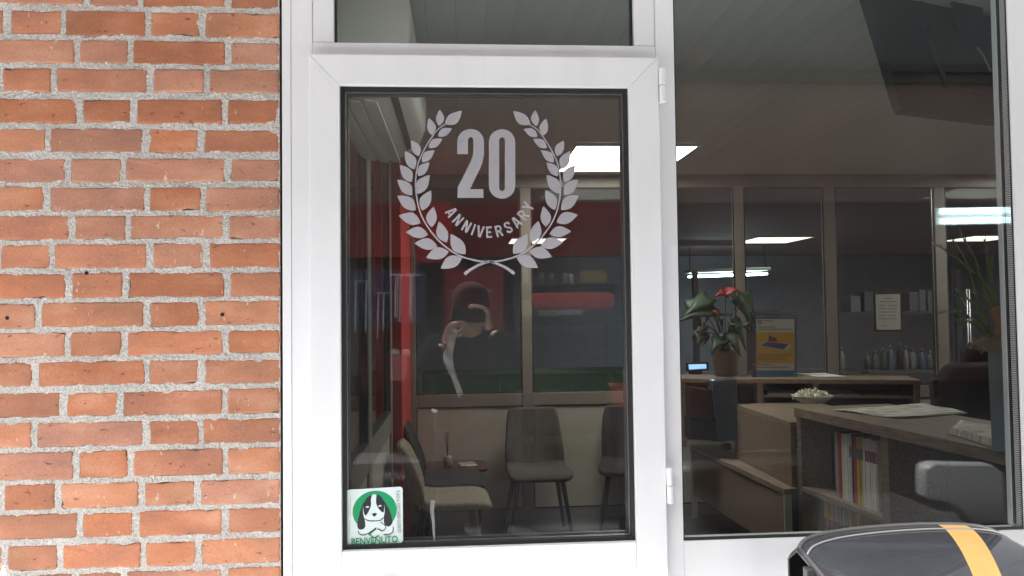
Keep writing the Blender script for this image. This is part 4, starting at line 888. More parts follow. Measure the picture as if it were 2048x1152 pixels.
# television on a bracket, seen from behind
BL, BR, TL = at(1805, 219, 0.50), at(2005, 243, 0.66), at(1757, 0, 0.62)
uu = (BR - BL).normalized(); vv = (TL - BL); vv = (vv - uu * vv.dot(uu)).normalized(); ww = uu.cross(vv).normalized()
if ww.y < 0: ww = -ww
tv = empty('television', BL + uu * 0.4); tag(tv, 'large dark television hung near the ceiling, seen from behind', 'television')
o2 = rrect(0, 0, 0.86, 0.45, 0.022)
MB().prism([BL + uu * x + vv * y for x, y in o2], ww * 0.035).build('back_shell', M('tv_black', (0.008, 0.009, 0.011), 0.5), tv, bevel=0.004)
MB().prism([BL + uu * x + vv * y - ww * 0.02 for x, y in rrect(0.22, 0.10, 0.70, 0.34, 0.02)], ww * 0.0195).build('rear_hump', MATS['tv_black'], tv, bevel=0.006)
MB().tube(smooth_path([at(1955, 95, 0.55), at(1965, 108, 0.54), at(1975, 128, 0.545), at(1982, 142, 0.55)], 4), 0.003, 6).build('cable', M('grey_cable', (0.25, 0.25, 0.26), 0.5), tv)
MB().prism([BL + uu * x + vv * y for x, y in ((0.35, 0.2), (0.5, 0.2), (0.5, 0.25), (0.35, 0.25))], Vector((0, 0.05, 0.5))).build('bracket', BLACK, tv)
# office chair
oc = empty('office_chair', (3.45, 2.85, 0)); tag(oc, 'black high backed office chair behind the counter', 'chair')
def blk(name, pts, y, dep, b=0.03): return MB().prism([at(x, yy, y) for x, yy in pts], Vector((0, dep, 0))).build(name, FD, oc, bevel=b, seg=3, smooth=True)
blk('headrest', ((1932, 700), (1945, 685), (2000, 685), (2020, 700), (2020, 735), (1930, 735)), 2.95, 0.08)
blk('backrest', ((1872, 770), (1905, 727), (2050, 722), (2090, 780), (2090, 900), (1880, 900)), 2.9, 0.10, 0.04)
bx('seat', FD, oc, 3.05, 3.6, 2.45, 2.95, 0.46, 0.56, 0.03, seg=3)
MB().tube([(3.32, 2.7, 0.46), (3.32, 2.7, 0.08)], 0.025, 10).build('column', BLACK, oc)
for k in range(5): MB().tube([(3.32, 2.7, 0.10), (3.32 + 0.3 * math.cos(k * 1.2566), 2.7 + 0.3 * math.sin(k * 1.2566), 0.03)], 0.02, 8).build('foot', BLACK, oc)
blk('armrest', ((1866, 760), (1878, 756), (1884, 790), (1868, 800)), 2.84, 0.05, 0.01)
# coat stand
cs = empty('coat_stand', (3.9, 3.85, 0)); tag(cs, 'thin chrome coat stand in front of the far right pane', 'coat stand')
for x in (1933, 1938): a = at(x, 578, 3.85); MB().tube([a, (a.x, a.y, 0)], 0.0042, 8).build('pole', CHROME, cs, smooth=True)
MB().tube([at(1911, 577, 3.85), at(1931, 612, 3.85)], 0.006, 8).build('hook_arm', CHROME, cs)
a = at(1935, 578, 3.85); MB().lathe([(0.17, 0), (0.17, 0.015), (0.03, 0.03)], (a.x, a.y, 0.001), 24).build('base', CHROME, cs)
# framed certificate taped to the partition pane
cf = empty('certificate', at(1776, 660, 3.95)); tag(cf, 'small framed certificate fixed on the partition glass', 'certificate')
MB().prism([at(x, y, 3.985) for x, y in ((1748, 586), (1803, 585), (1804, 662), (1750, 663))], Vector((0, 0.012, 0))).build('frame', BLACKP, cf)
MB().prism([at(x, y, 3.984) for x, y in ((1751, 589), (1800, 588), (1801, 659), (1753, 660))], Vector((0, -0.002, 0))).build('sheet', M('certificate_paper', (0.36, 0.35, 0.30), 0.7), cf); csh = bpy.data.objects['sheet']
for k, (y, xa, xb) in enumerate(((597, 1768, 1786), (603, 1760, 1794), (611, 1758, 1770), (611, 1776, 1794), (617, 1757, 1771), (617, 1775, 1795), (624, 1757, 1794), (631, 1758, 1772), (631, 1777, 1792), (637, 1757, 1794), (651, 1762, 1772))):
    MB().prism([at(a_, b_, 3.9815) for a_, b_ in ((xa, y - 1), (xb, y - 1), (xb, y + 1.2), (xa, y + 1.2))], Vector((0, -0.0004, 0))).build('print_line', M('certificate_print', (0.22, 0.21, 0.18), 0.7), csh)

# ------------------------------------------------------------------ rear room
gb = empty('green_workbench', (0.7, 5.4, 0)); tag(gb, 'long green workbench standing behind the glazed partition', 'workbench')
GRN = M('green_panel', (0.032, 0.085, 0.048), 0.6, var=0.1)
zt = at(1000, 747, 5.2).z
for k in range(3): bx('front_panel', GRN, gb, -0.33 + k * 0.70, 0.365 + k * 0.70, 5.2, 5.23, 0.05, zt - 0.022, 0.002)
bx('worktop', M('green_top', (0.05, 0.10, 0.065), 0.5), gb, -0.34, 1.78, 5.18, 5.8, zt - 0.02, zt, 0.002)
bx('side_panel', GRN, gb, -0.335, -0.31, 5.235, 5.78, 0, zt - 0.021)
bs = empty('bottle_bench', (2.9, 5.7, 0)); tag(bs, 'grey bench carrying bottles in the rear room', 'bench')
zb = at(1780, 740, 5.5).z
BGM = M('bench_grey', (0.12, 0.12, 0.135), 0.6)
bx('top', BGM, bs, 2.3, 5.2, 5.42, 5.85, zb - 0.03, zb, 0.003)
for x in (2.35, 3.7, 5.1): bx('leg', BGM, bs, x, x + 0.06, 5.45, 5.8, 0, zb - 0.031)
for x in (2.35, 5.1): bx('upright', BGM, bs, x, x + 0.05, 5.78, 5.83, zb + 0.001, 1.95)
bx('upper_shelf', BGM, bs, 2.35, 5.15, 5.52, 5.775, 1.50, 1.525)
bcols = [('white', (0.30, 0.30, 0.32)), ('pale blue', (0.14, 0.20, 0.28)), ('blue', (0.04, 0.10, 0.26)), ('grey', (0.16, 0.16, 0.18)), ('dark', (0.03, 0.03, 0.04)), ('green', (0.06, 0.13, 0.10))]
for k, (px, h_, ci) in enumerate(((1684, .22, 0), (1735, .17, 5), (1750, .18, 3), (1768, .20, 5), (1782, .23, 1), (1800, .25, 4), (1812, .22, 0), (1826, .20, 0), (1845, .19, 1), (1860, .17, 3))):
    a = at(px, 738, 5.6); nm, c = bcols[ci]; t = empty('spray_bottle', (a.x, 5.6, zb)); tag(t, '%s %s bottle counted from the mullion on the rear bench' % (ordn(k), nm), 'bottle', 'bottles on the rear bench')
    MB().lathe([(0.026, 0), (0.03, 0.005), (0.03, h_ * 0.68), (0.014, h_ * 0.8), (0.013, h_ * 0.86)], (a.x, 5.6, zb + 0.0005), 14).build('body', M('bottle_' + nm, c, 0.3), t, smooth=True)
    MB().lathe([(0.016, h_ * 0.862), (0.016, h_), (0.012, h_ + 0.006)], (a.x, 5.6, zb + 0.0005), 12).build('cap', M('bottle_cap_grey', (0.25, 0.25, 0.27), 0.4), t, smooth=True)
for k, (px, w_, h_) in enumerate(((1700, 0.10, .16), (1728, 0.11, .2), (1815, 0.09, .19), (1832, 0.07, .21), (1848, 0.06, .2), (1862, 0.06, .22))):
    a = at(px, 640, 5.65); o = bx('file_box', M('file_grey', (0.22, 0.22, 0.25), 0.6, rnd=0.3), None, a.x - w_ / 2, a.x + w_ / 2, 5.53, 5.74, 1.526, 1.526 + h_, 0.003)
    tag(o, '%s grey file box from the mullion on the shelf above the bottles' % ordn(k), 'box', 'file boxes in the rear room')
wc = empty('white_cabinet', (2.6, 7.0, 0)); tag(wc, 'pale cabinet deep in the rear room behind the poster stand', 'cabinet')
PC = M('pale_cabinet', (0.34, 0.33, 0.36), 0.5)
x0, x1 = at(1505, 600, 7.0).x, at(1558, 600, 7.0).x
bx('carcass', PC, wc, x0, x1, 7.0, 7.5, 0, 1.55, 0.004); bx('door', PC, wc, x0 + 0.01, x1 - 0.01, 6.98, 6.999, 0.05, 0.90, 0.003); bx('door', PC, wc, x0 + 0.01, x1 - 0.01, 6.98, 6.999, 0.92, 1.53, 0.003)
# hanging twin tube lamp of the rear room
TUBE = emis('fluorescent_tube', (0.78, 0.97, 1.0), 4.0)
def tube_lamp(P0, P1, gap, label, mat, body_up=0.05, r=0.016, upright=False):
    P0, P1 = Vector(P0), Vector(P1); t = empty('tube_lamp', (P0 + P1) / 2); tag(t, label, 'lamp'); ax = (P1 - P0).normalized(); sd_ = Vector((0, 0, 1)) if upright else Vector((-ax.y, ax.x, 0))
    for s in (-1, 1): MB().tube([P0 + sd_ * s * gap, P1 + sd_ * s * gap], r, 10).build('tube', mat, t, smooth=True)
    mb = MB(); q = [P0 - ax * 0.04 - sd_ * (gap + 0.05), P1 + ax * 0.04 - sd_ * (gap + 0.05), P1 + ax * 0.04 + sd_ * (gap + 0.05), P0 - ax * 0.04 + sd_ * (gap + 0.05)]
    bo = Vector((0, -0.05, 0)) if upright else Vector((0, 0, body_up))
    mb.prism([p + bo for p in q], bo.normalized() * 0.05).build('housing', M('lamp_white', (0.6, 0.62, 0.62), 0.4), t, bevel=0.01)
    for s in (P0, P1): MB().tube([s + Vector((0, 0, body_up + 0.05)), s + Vector((0, 0, body_up + 0.4))], 0.006, 6).build('hanger', BLACK, t)
    return t
tube_lamp(at(1380, 553, 9.8), at(1530, 548, 9.8), 0.09, 'hanging twin fluorescent tube seen through the partition above the red flowers', TUBE)

# ================================================================== OUTSIDE, IN FRONT OF THE SHOP: CAR HEADLAMP ON A TROLLEY
hl = empty('car_headlamp', (0.98, -0.5, 0.86)); tag(hl, 'smoked black car headlamp with a strip of yellow tape below the window', 'headlamp')
OUT = smooth_path([(1598, 1098, -.42), (1612, 1080, -.40), (1660, 1066, -.38), (1740, 1056, -.37), (1840, 1050, -.37), (1930, 1051, -.38), (1985, 1062, -.40), (2030, 1095, -.43), (2075, 1150, -.47), (2110, 1230, -.52)], 6)
TOPR = [at(p.x, p.y, p.z) for p in OUT]; nU = len(TOPR)
def lamp_pt(u, v, off=0.0):
    k = min(nU - 1.001, max(0, u * (nU - 1))); i = int(k); f_ = k - i; a = TOPR[i] * (1 - f_) + TOPR[i + 1] * f_
    b = Vector((a.x * 0.93 + 0.075 + 0.05 * (1 - u), -0.78 + 0.05 * abs(u - .5), 0.90 + 0.02 * u)); q = a * (1 - v) + b * v
    bul = math.sin(math.pi * v) ** 0.8 * math.sin(math.pi * min(1, max(0, u))) ** 0.5
    return q + Vector((0, -0.055, 0.052)) * bul + Vector((0, -0.6, 0.8)) * off
LENS = M('smoked_lens', (0.010, 0.011, 0.014), 0.05, spec=0.6, coat=0.5, var=0.25, vscale=14)
n_ = LENS.node_tree; nz_ = n_.nodes.new('ShaderNodeTexNoise'); nz_.inputs['Scale'].default_value = 9; nz_.inputs['Detail'].default_value = 8; nz_.inputs['Roughness'].default_value = 0.7
rp_ = n_.nodes.new('ShaderNodeValToRGB'); rp_.color_ramp.elements[0].position = 0.45; rp_.color_ramp.elements[0].color = (0.012, 0.013, 0.016, 1); rp_.color_ramp.elements[1].position = 0.8; rp_.color_ramp.elements[1].color = (0.018, 0.019, 0.021, 1)
tc_ = n_.nodes.new('ShaderNodeTexCoord'); n_.links.new(tc_.outputs['Object'], nz_.inputs['Vector']); n_.links.new(nz_.outputs['Fac'], rp_.inputs[0]); n_.links.new(rp_.outputs[0], n_.nodes['Principled BSDF'].inputs['Base Color'])
MB().grid([[lamp_pt(0.02 + 0.96 * i / 59, j / 24) for j in range(25)] for i in range(60)]).build('lens', LENS, hl, smooth=True)
MB().tube([lamp_pt(0.0 + i / 70, 0.0, 0.001) for i in range(71)], 0.0045, 8).build('rim', BLACKR, hl, smooth=True)
MB().tube([lamp_pt(0.01 + 0.98 * i / 70, 0.05, 0.0015) for i in range(71)], 0.0022, 6).build('rim_seal', M('grey_seal', (0.07, 0.07, 0.072), 0.5), hl, smooth=True)
MB().tube([lamp_pt(0.012 + i * 0.0001, j / 20, -0.002) for i, j in ((k, k) for k in range(21))], 0.007, 8).build('side_rim', BLACKP, hl, smooth=True)
def on_lens(px, v, off):                             # the point of the lens at height v that lies under picture column px
    lo, hi = 0.2, 0.95
    for _ in range(30):
        mid = (lo + hi) / 2; p = lamp_pt(mid, v) - CAM; X_ = 1024 + FPX * p.dot(RX) / p.dot(RF)
        if X_ < px: lo = mid
        else: hi = mid
    return lamp_pt((lo + hi) / 2, v, off)
MB().grid([[on_lens(1876 + 56 * k / 8 + 110 * (j / 20) ** 0.8, 0.008 + 0.6 * j / 20, 0.0012) for j in range(21)] for k in range(9)]).build('tape', M('yellow_masking_tape', (0.15, 0.086, 0.022), 0.7, var=0.06, vscale=30), hl, smooth=True)
mb = MB(); G = []
for i in range(40):
    a = lamp_pt(i / 39, 0.0, -0.003); G.append([a, a + Vector((0, 0.045, -0.03)), a + Vector((0.01, 0.07, -0.10)), Vector((a.x * 0.9 + 0.1, -0.40, 0.875)), lamp_pt(i / 39, 1.0, -0.003)])
mb.grid(G).build('housing', BLACKP, hl, solid=0.003, smooth=True)
for k in range(4):
    a = lamp_pt(0.0, 0.12 + 0.2 * k, -0.003); MB().box(a.x - 0.016, a.x + 0.004, a.y - 0.006, a.y + 0.012, a.z - 0.012, a.z + 0.006).build('clip', BLACKP, hl, bevel=0.002)
ty = empty('steel_trolley', (1.0, -0.55, 0)); tag(ty, 'plain steel trolley under the car headlamp', 'trolley')
bx('top', STEEL, ty, 0.58, 1.60, -0.95, -0.20, 0.84, 0.872, 0.004)
for x in (0.60, 1.54):
    for y in (-0.93, -0.26): bx('leg', STEEL, ty, x, x + 0.04, y, y + 0.04, 0.001, 0.839)
bx('shelf', STEEL, ty, 0.605, 1.575, -0.925, -0.225, 0.25, 0.27)

# ================================================================== ACROSS THE YARD (seen mirrored in the glass)
wb = empty('workshop_building', (2, -9.4, 0)); tag(wb, 'brown workshop building across the yard with a red fascia, mirrored in the glass', 'building')
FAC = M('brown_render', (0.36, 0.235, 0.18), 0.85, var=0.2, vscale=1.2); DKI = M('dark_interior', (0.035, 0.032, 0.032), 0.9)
H_ = mir(1000, 127, 9.0).z; YB = -9.0
xa, xb_ = -4.5, 12.0
bx('facade', FAC, wb, -40, xa, YB - 0.4, YB, 0, H_ - 0.25); bx('facade', FAC, wb, xb_, 40, YB - 0.4, YB, 0, H_ - 0.25)
bx('facade', FAC, wb, xa + 0.001, xb_ - 0.001, YB - 0.4, YB, 3.05, H_ - 0.25)
bx('fascia', M('red_fascia', (0.40, 0.03, 0.028), 0.5, var=0.3, vscale=0.6), wb, xa, 2.6, YB + 0.001, YB + 0.08, 2.35, 3.10)
bx('fascia', M('plum_fascia', (0.14, 0.045, 0.05), 0.5, var=0.2, vscale=0.6), wb, 2.601, xb_, YB + 0.001, YB + 0.08, 2.35, 3.10)
bx('lintel', DKI, wb, xa + 0.001, xb_ - 0.001, YB - 0.4, YB - 0.001, 2.36, 3.049)
bx('bay_back', M('bay_back_wall', (0.40, 0.17, 0.15), 0.9, var=0.3, vscale=1.5), wb, xa, xb_, YB - 5.2, YB - 5.0, 0, 3.2)
bx('bay_side', DKI, wb, xa - 0.2, xa - 0.001, YB - 5.0, YB - 0.401, 0, 3.2); bx('bay_side', DKI, wb, xb_ + 0.001, xb_ + 0.2, YB - 5.0, YB - 0.401, 0, 3.2)
bx('bay_ceiling', DKI, wb, xa, xb_, YB - 5.0, YB - 0.401, 3.05, 3.19)
bx('cornice', M('cornice_grey', (0.10, 0.095, 0.085), 0.7), wb, -40, 40, YB - 0.5, YB + 0.12, H_ - 0.249, H_ - 0.12)
bx('gutter', M('gutter_dark', (0.05, 0.05, 0.048), 0.5), wb, -40, 40, YB - 0.45, YB + 0.22, H_ - 0.119, H_)
c0, c1 = mir(1368, 110, 9.6), mir(1418, 110, 9.6); ch = bx('chimney', FAC, wb, c0.x, c1.x, -10.1, -9.6, H_ - 0.3, mir(1390, 97, 9.6).z); bx('chimney', FAC, wb, c1.x + 0.001, c1.x + 0.12, -10.1, -9.6, H_ - 0.3, mir(1390, 101, 9.6).z - 0.1)
bx('upper_storey', M('grey_green_render', (0.20, 0.22, 0.205), 0.85, var=0.12, vscale=0.5), wb, -40, 40, -11.0, -10.6, H_ - 0.5, 10.5)  # added tall wall that keeps bright sky out of the glass reflections
tube_lamp(mir(1884, 432, 7.6), mir(1884, 432, 7.6) + Vector((1.5, 0.0, 0.02)), 0.065, 'bright twin fluorescent lamp mirrored at the window jamb', emis('bright_tube', (0.70, 0.97, 1.0), 2.4), 0.06, 0.038, True)
# blue display board with hanging straps
db = empty('display_board', (-0.9, -4.6, 0)); tag(db, 'blue pegboard with hanging cable ties mirrored in the door glass', 'display board')
a, b = mir(690, 543, 4.6), mir(852, 648, 4.6)
BLU = M('board_blue', (0.02, 0.03, 0.12), 0.6)
bx('board', BLU, db, a.x, b.x, -4.62, -4.59, b.z, a.z, 0.002)
for x in (a.x + 0.02, b.x - 0.05): bx('leg', BLACK, db, x, x + 0.03, -4.65, -4.621, 0, a.z)
WT = M('cable_tie_white', (0.75, 0.75, 0.72), 0.4)
for px, y0, y1 in ((712, 562, 664), (733, 563, 664), (757, 586, 676), (768, 586, 660), (792, 550, 634), (796, 550, 634), (801, 551, 644), (821, 551, 630), (824, 551, 640)):
    p, q = mir(px, y0, 4.55), mir(px - 1.5, y1, 4.5); MB().tube([p, q], 0.006, 5).build('tie', WT, db)
for px0, px1, y in ((780, 842, 550), (708, 738, 562), (748, 790, 586)): MB().tube([mir(px0, y, 4.56), mir(px1, y, 4.56)], 0.005, 6).build('rail', WT, db)
# red poster board behind the photographer
rd = empty('red_poster_board', (0.15, -5.6, 0)); tag(rd, 'red poster board on legs mirrored behind the photographer', 'poster board')
a, b = mir(888, 536, 5.6), mir(1008, 668, 5.6)
bx('board', M('poster_red', (0.42, 0.03, 0.025), 0.5, var=0.1), rd, a.x, b.x, -5.63, -5.60, b.z, a.z)
for x in (a.x + 0.02, b.x - 0.05): bx('leg', BLACK, rd, x, x + 0.03, -5.665, -5.631, 0, a.z)
p = mir(948, 598, 5.6); mb = MB().prism([Vector((p.x + x, -5.598, p.z + z)) for x, z in arc2((0, 0), 0.055, 0.075, 0, 360, 20)[:-1]], Vector((0, 0.003, 0))); mb.build('round_emblem', WPAPER, rd)
for k in range(18):
    p = mir(897 + k * 5.2, 582, 5.6)
    if k in (6, 7): continue
    bx('small_print', WPAPER, rd, p.x, p.x + 0.018, -5.5985, -5.5965, p.z - 0.008, p.z + 0.008 + 0.006 * (k % 3))
# shelf unit with boxes, cans and a yellow crate
su = empty('shelf_unit', (1.2, -6.0, 0)); tag(su, 'shelf unit with pale boxes mirrored beside the partition post', 'shelf unit')
a, b = mir(1040, 566, 6.0), mir(1262, 700, 6.0)
SHM = M('shelf_grey', (0.16, 0.15, 0.14), 0.6)
for z in (0.25, 0.75, mir(1050, 655, 6.0).z, mir(1050, 598, 6.0).z - 0.17, a.z): bx('shelf', SHM, su, a.x, b.x, -6.4, -6.0, z - 0.02, z, 0.002)
for x in (a.x, b.x - 0.04): bx('upright', SHM, su, x - 0.041, x - 0.001, -6.4, -6.0, 0, a.z)
bx('back', DKI, su, a.x - 0.04, b.x, -6.43, -6.401, 0, a.z - 0.021)
PB = M('pale_box', (0.50, 0.48, 0.44), 0.7, rnd=0.2)
zs = mir(1050, 598, 6.0).z - 0.17
for k in range(6):
    x = a.x + 0.02 + k * 0.105; o = bx('carton', PB, None, x, x + 0.098, -6.35, -6.02, zs + 0.0005, zs + 0.165 + 0.02 * (k % 2), 0.003); tag(o, '%s pale carton of the row on the mirrored shelf unit' % ordn(k), 'carton', 'cartons on the mirrored shelf unit')
for k, (px, c, h_) in enumerate(((1051, (0.7, 0.7, 0.68), .15), (1083, (0.35, 0.33, 0.3), .10), (1103, (0.15, 0.25, 0.15), .09), (1130, (0.4, 0.35, 0.4), .09), (1142, (0.6, 0.55, 0.5), .08))):
    p = mir(px, 565, 6.1); o = MB().lathe([(0.026, 0), (0.028, 0.004), (0.028, h_), (0.02, h_ + 0.012)], (p.x, p.y, a.z + 0.0005), 14).build('spray_can', M('can_%d' % k, c, 0.35), None, smooth=True); tag(o, '%s can standing on top of the mirrored shelf unit' % ordn(k), 'can', 'cans on the mirrored shelf unit')
p = mir(1188, 566, 6.1); o = bx('yellow_crate', M('crate_yellow', (0.50, 0.33, 0.04), 0.5), None, p.x - 0.12, p.x + 0.11, -6.3, -6.0, a.z + 0.0005, a.z + 0.12, 0.008); tag(o, 'yellow plastic crate on top of the mirrored shelf unit', 'crate')
# red tool chest and added red panel for a glow in the glass
tch = empty('red_tool_chest', (1.3, -5.2, 0)); tag(tch, 'bright red tool cabinet mirrored in front of the shelf unit', 'tool cabinet')
a2, b2 = mir(1062, 585, 5.2), mir(1232, 618, 5.2); RC = M('tool_red', (0.75, 0.05, 0.035), 0.35)
bx('lid', RC, tch, a2.x, b2.x, -5.5, -5.2, b2.z, a2.z, 0.07, seg=5, smooth=True)
for x in (a2.x + 0.03, b2.x - 0.07): bx('stand', BLACK, tch, x, x + 0.04, -5.45, -5.25, 0, b2.z - 0.001)
rbn = empty('red_banner', (-0.2, -5.0, 0)); tag(rbn, 'bright red upright banner mirrored behind the lower left of the wreath', 'banner')
a3, b3 = mir(832, 405, 5.0), mir(905, 525, 5.0)
bx('cloth', RC, rbn, a3.x, b3.x, -5.02, -5.0, b3.z, a3.z, 0.004); MB().tube([(a3.x + 0.02, -5.03, 0), (a3.x + 0.02, -5.03, a3.z)], 0.015, 8).build('pole', BLACK, rbn)
# white tank, red pot, crates low in the reflection
wt = empty('white_tank', (2.2, -3.4, 0)); tag(wt, 'rounded white plastic tank mirrored in front of the magazine counter', 'tank')
pts = [mir(x + 52, y, 3.4) for x, y in ((1806, 940), (1820, 929), (1940, 932), (1962, 948), (1968, 1052), (1895, 1052), (1872, 1020), (1845, 1006), (1806, 1002))]
WTM = M('tank_white', (0.4, 0.4, 0.41), 0.4)
MB().prism(pts, Vector((0, -0.16, 0))).build('shell', WTM, wt, bevel=0.03, seg=3, smooth=True)
lo_ = min(p.z for p in pts); bx('foot', BLACKP, wt, pts[5].x + 0.02, pts[4].x - 0.02, -3.55, -3.42, 0.0, lo_ + 0.01)
fp = empty('red_flower_pot', mir(1246, 812, 3.2)); fp.location.z = 0; tag(fp, 'red pot with a leafy plant on a post mirrored at the door stile', 'plant pot')
p = mir(1246, 812, 3.2)
MB().lathe([(0.07, 0), (0.09, 0.14), (0.097, 0.145), (0.09, 0.13)], (p.x, p.y, p.z), 18).build('pot', M('terracotta_red', (0.42, 0.06, 0.035), 0.6), fp, smooth=True)
MB().tube([(p.x, p.y, 0), (p.x, p.y, p.z)], 0.04, 10).build('post', BLACK, fp)
mb = MB()
for k in range(40):
    c = Vector((p.x, p.y, p.z + 0.15)); dv = Vector((random.gauss(0, 1), random.gauss(0, 1), abs(random.gauss(0.8, 0.6)))).normalized() * random.uniform(0.06, 0.16); s = dv.cross(Vector((0, 0, 1))).normalized() * 0.015
    mb.add([c, c + dv * 0.6 + s, c + dv, c + dv * 0.6 - s], [(0, 1, 2, 3)])
mb.build('foliage', M('pot_leaf', (0.05, 0.12, 0.03), 0.5), fp)
wx = mir(777, 954, 3.6); sbx = empty('supply_case', (wx.x, -3.8, 0)); tag(sbx, 'dark case with pale lettering mirrored above the sticker', 'case')
bx('body', M('case_dark', (0.03, 0.03, 0.034), 0.5), sbx, wx.x - 0.25, wx.x + 0.22, -4.0, -3.6, 0.0, wx.z + 0.10, 0.006)
text_obj('lettering', 'WÜRTH', M('case_print', (0.55, 0.53, 0.56), 0.5), sbx, facing(Vector((wx.x, -3.598, wx.z)), True), size=0.075, bold=0.02, squeeze=0.85)
pb = mir(798, 735, 4.2); o = empty('pink_gift_bag', (pb.x, -4.25, 0)); tag(o, 'pink and white bag on a stool mirrored against the red pillar', 'bag')
bx('bag', M('pink_paper', (0.52, 0.22, 0.24), 0.6), o, pb.x - 0.07, pb.x + 0.06, -4.32, -4.2, pb.z - 0.11, pb.z + 0.09, 0.01); bx('stool', BLACK, o, pb.x - 0.09, pb.x + 0.09, -4.35, -4.18, 0, pb.z - 0.111)
for dx in (-0.03, 0.05): MB().lathe([(0.01, 0), (0.035, 0.02), (0.03, 0.05), (0.008, 0.06)], (pb.x + dx, -4.26, pb.z + 0.08), 10).build('bow', WPAPER, o, smooth=True)

# ================================================================== THE PHOTOGRAPHER (seen mirrored)
PYP = -2.22; PX = 0.06
pe = empty('person', (PX, PYP, 0)); tag(pe, 'person in dark jacket and red knitted cap raising a phone, mirrored in the door glass', 'person')
SKIN = M('skin', (0.55, 0.34, 0.25), 0.5, var=0.08, vscale=14); JK = M('jacket_navy', (0.012, 0.013, 0.017), 0.9, spec=0.1, var=0.3, vscale=10, bump=0.4, bscale=25, bdist=0.01)
TRS = M('dark_trousers', (0.03, 0.032, 0.04), 0.9); CAP = M('red_knit', (0.09, 0.014, 0.014), 0.95, bump=0.6, bscale=140)
HL = Vector((-0.055, -1.86, 1.44)); HR = Vector((0.135, -1.875, 1.505))       # wrists
EL_ = Vector((-0.22, -2.08, 1.18)); ER_ = Vector((0.34, -2.06, 1.20))
SHL, SHR = Vector((PX - 0.19, PYP, 1.37)), Vector((PX + 0.19, PYP, 1.37))
J = [(PX, PYP, 0.90), (PX, PYP - 0.01, 1.10), (PX, PYP, 1.30), (PX, PYP, 1.40), (PX, PYP + 0.02, 1.455), SHL, EL_, HL - (HL - EL_).normalized() * 0.05, SHR, ER_, HR - (HR - ER_).normalized() * 0.05,
     (PX - 0.1, PYP, 0.86), (PX - 0.11, PYP + 0.01, 0.47), (PX - 0.12, PYP, 0.07), (PX + 0.1, PYP, 0.86), (PX + 0.11, PYP + 0.01, 0.47), (PX + 0.12, PYP, 0.07), (PX - 0.13, PYP + 0.16, 0.04), (PX + 0.13, PYP + 0.16, 0.04)]
EDG = [(0, 1), (1, 2), (2, 3), (3, 4), (2, 5), (5, 6), (6, 7), (2, 8), (8, 9), (9, 10), (0, 11), (11, 12), (12, 13), (0, 14), (14, 15), (15, 16), (13, 17), (16, 18)]
def make_skin(name, mat, verts, edges, radii, parent, root=0, sub=2):
    c = wloc(parent); bm = bmesh.new(); lay = bm.verts.layers.skin.verify(); vs = [bm.verts.new(Vector(v) - c) for v in verts]
    for a_, b_ in edges: bm.edges.new((vs[a_], vs[b_]))
    for v, r in zip(vs, radii): v[lay].radius = r if isinstance(r, tuple) else (r, r)
    vs[root][lay].use_root = True
    me = bpy.data.meshes.new(name); bm.to_mesh(me); bm.free(); me.materials.append(mat)
    o = bpy.data.objects.new(name, me); COL.objects.link(o); o.parent = parent
    s = o.modifiers.new('Skin', 'SKIN'); s.use_smooth_shade = True
    q_ = o.modifiers.new('Subdivision', 'SUBSURF'); q_.levels = sub; q_.render_levels = sub
    return o
# body: trunk, limbs, neck and head in one surface
HC = Vector((PX, PYP + 0.035, 1.555))
JB = list(J) + [HC + Vector((0, 0.0, -0.055)), HC + Vector((0, 0.0, 0.02)), HC + Vector((0, -0.005, 0.085))]
make_skin('body', SKIN, JB, EDG + [(4, 19), (19, 20), (20, 21)], [0.13, 0.13, 0.13, 0.07, 0.055, 0.06, 0.043, 0.030, 0.06, 0.043, 0.030, 0.085, 0.055, 0.04, 0.085, 0.055, 0.04, 0.035, 0.035, (0.068, 0.075), (0.082, 0.095), (0.065, 0.075)], pe)
make_skin('jacket', JK, J[:11] + [(PX, PYP, 0.80)], [(0, 1), (1, 2), (2, 3), (2, 5), (5, 6), (6, 7), (2, 8), (8, 9), (9, 10), (0, 11), (3, 4)], [(0.20, 0.155), (0.20, 0.15), (0.185, 0.145), 0.095, 0.078, 0.095, 0.078, 0.052, 0.095, 0.078, 0.052, (0.2, 0.16)], pe)
make_skin('trousers', TRS, [J[0]] + J[11:17], [(0, 1), (1, 2), (2, 3), (0, 4), (4, 5), (5, 6)], [0.15, 0.11, 0.075, 0.06, 0.11, 0.075, 0.06], pe)
for s in (-1, 1): MB().box(PX + s * 0.125 - 0.05, PX + s * 0.125 + 0.05, PYP - 0.08, PYP + 0.19, 0.0, 0.10).build('shoe', BLACKP, pe, bevel=0.03, seg=3)
# knitted cap
rows = []
for r, z in ((0.094, -0.0), (0.101, 0.002), (0.103, 0.03), (0.100, 0.06), (0.09, 0.09), (0.07, 0.115), (0.04, 0.13), (0.005, 0.136)):
    rows.append([HC + Vector((r * math.cos(2 * math.pi * k / 28) * 0.93, r * 1.1 * math.sin(2 * math.pi * k / 28) - 0.005, 0.025 + z)) for k in range(29)])
MB().grid(rows).build('knit_cap', CAP, pe, solid=0.006, smooth=True)
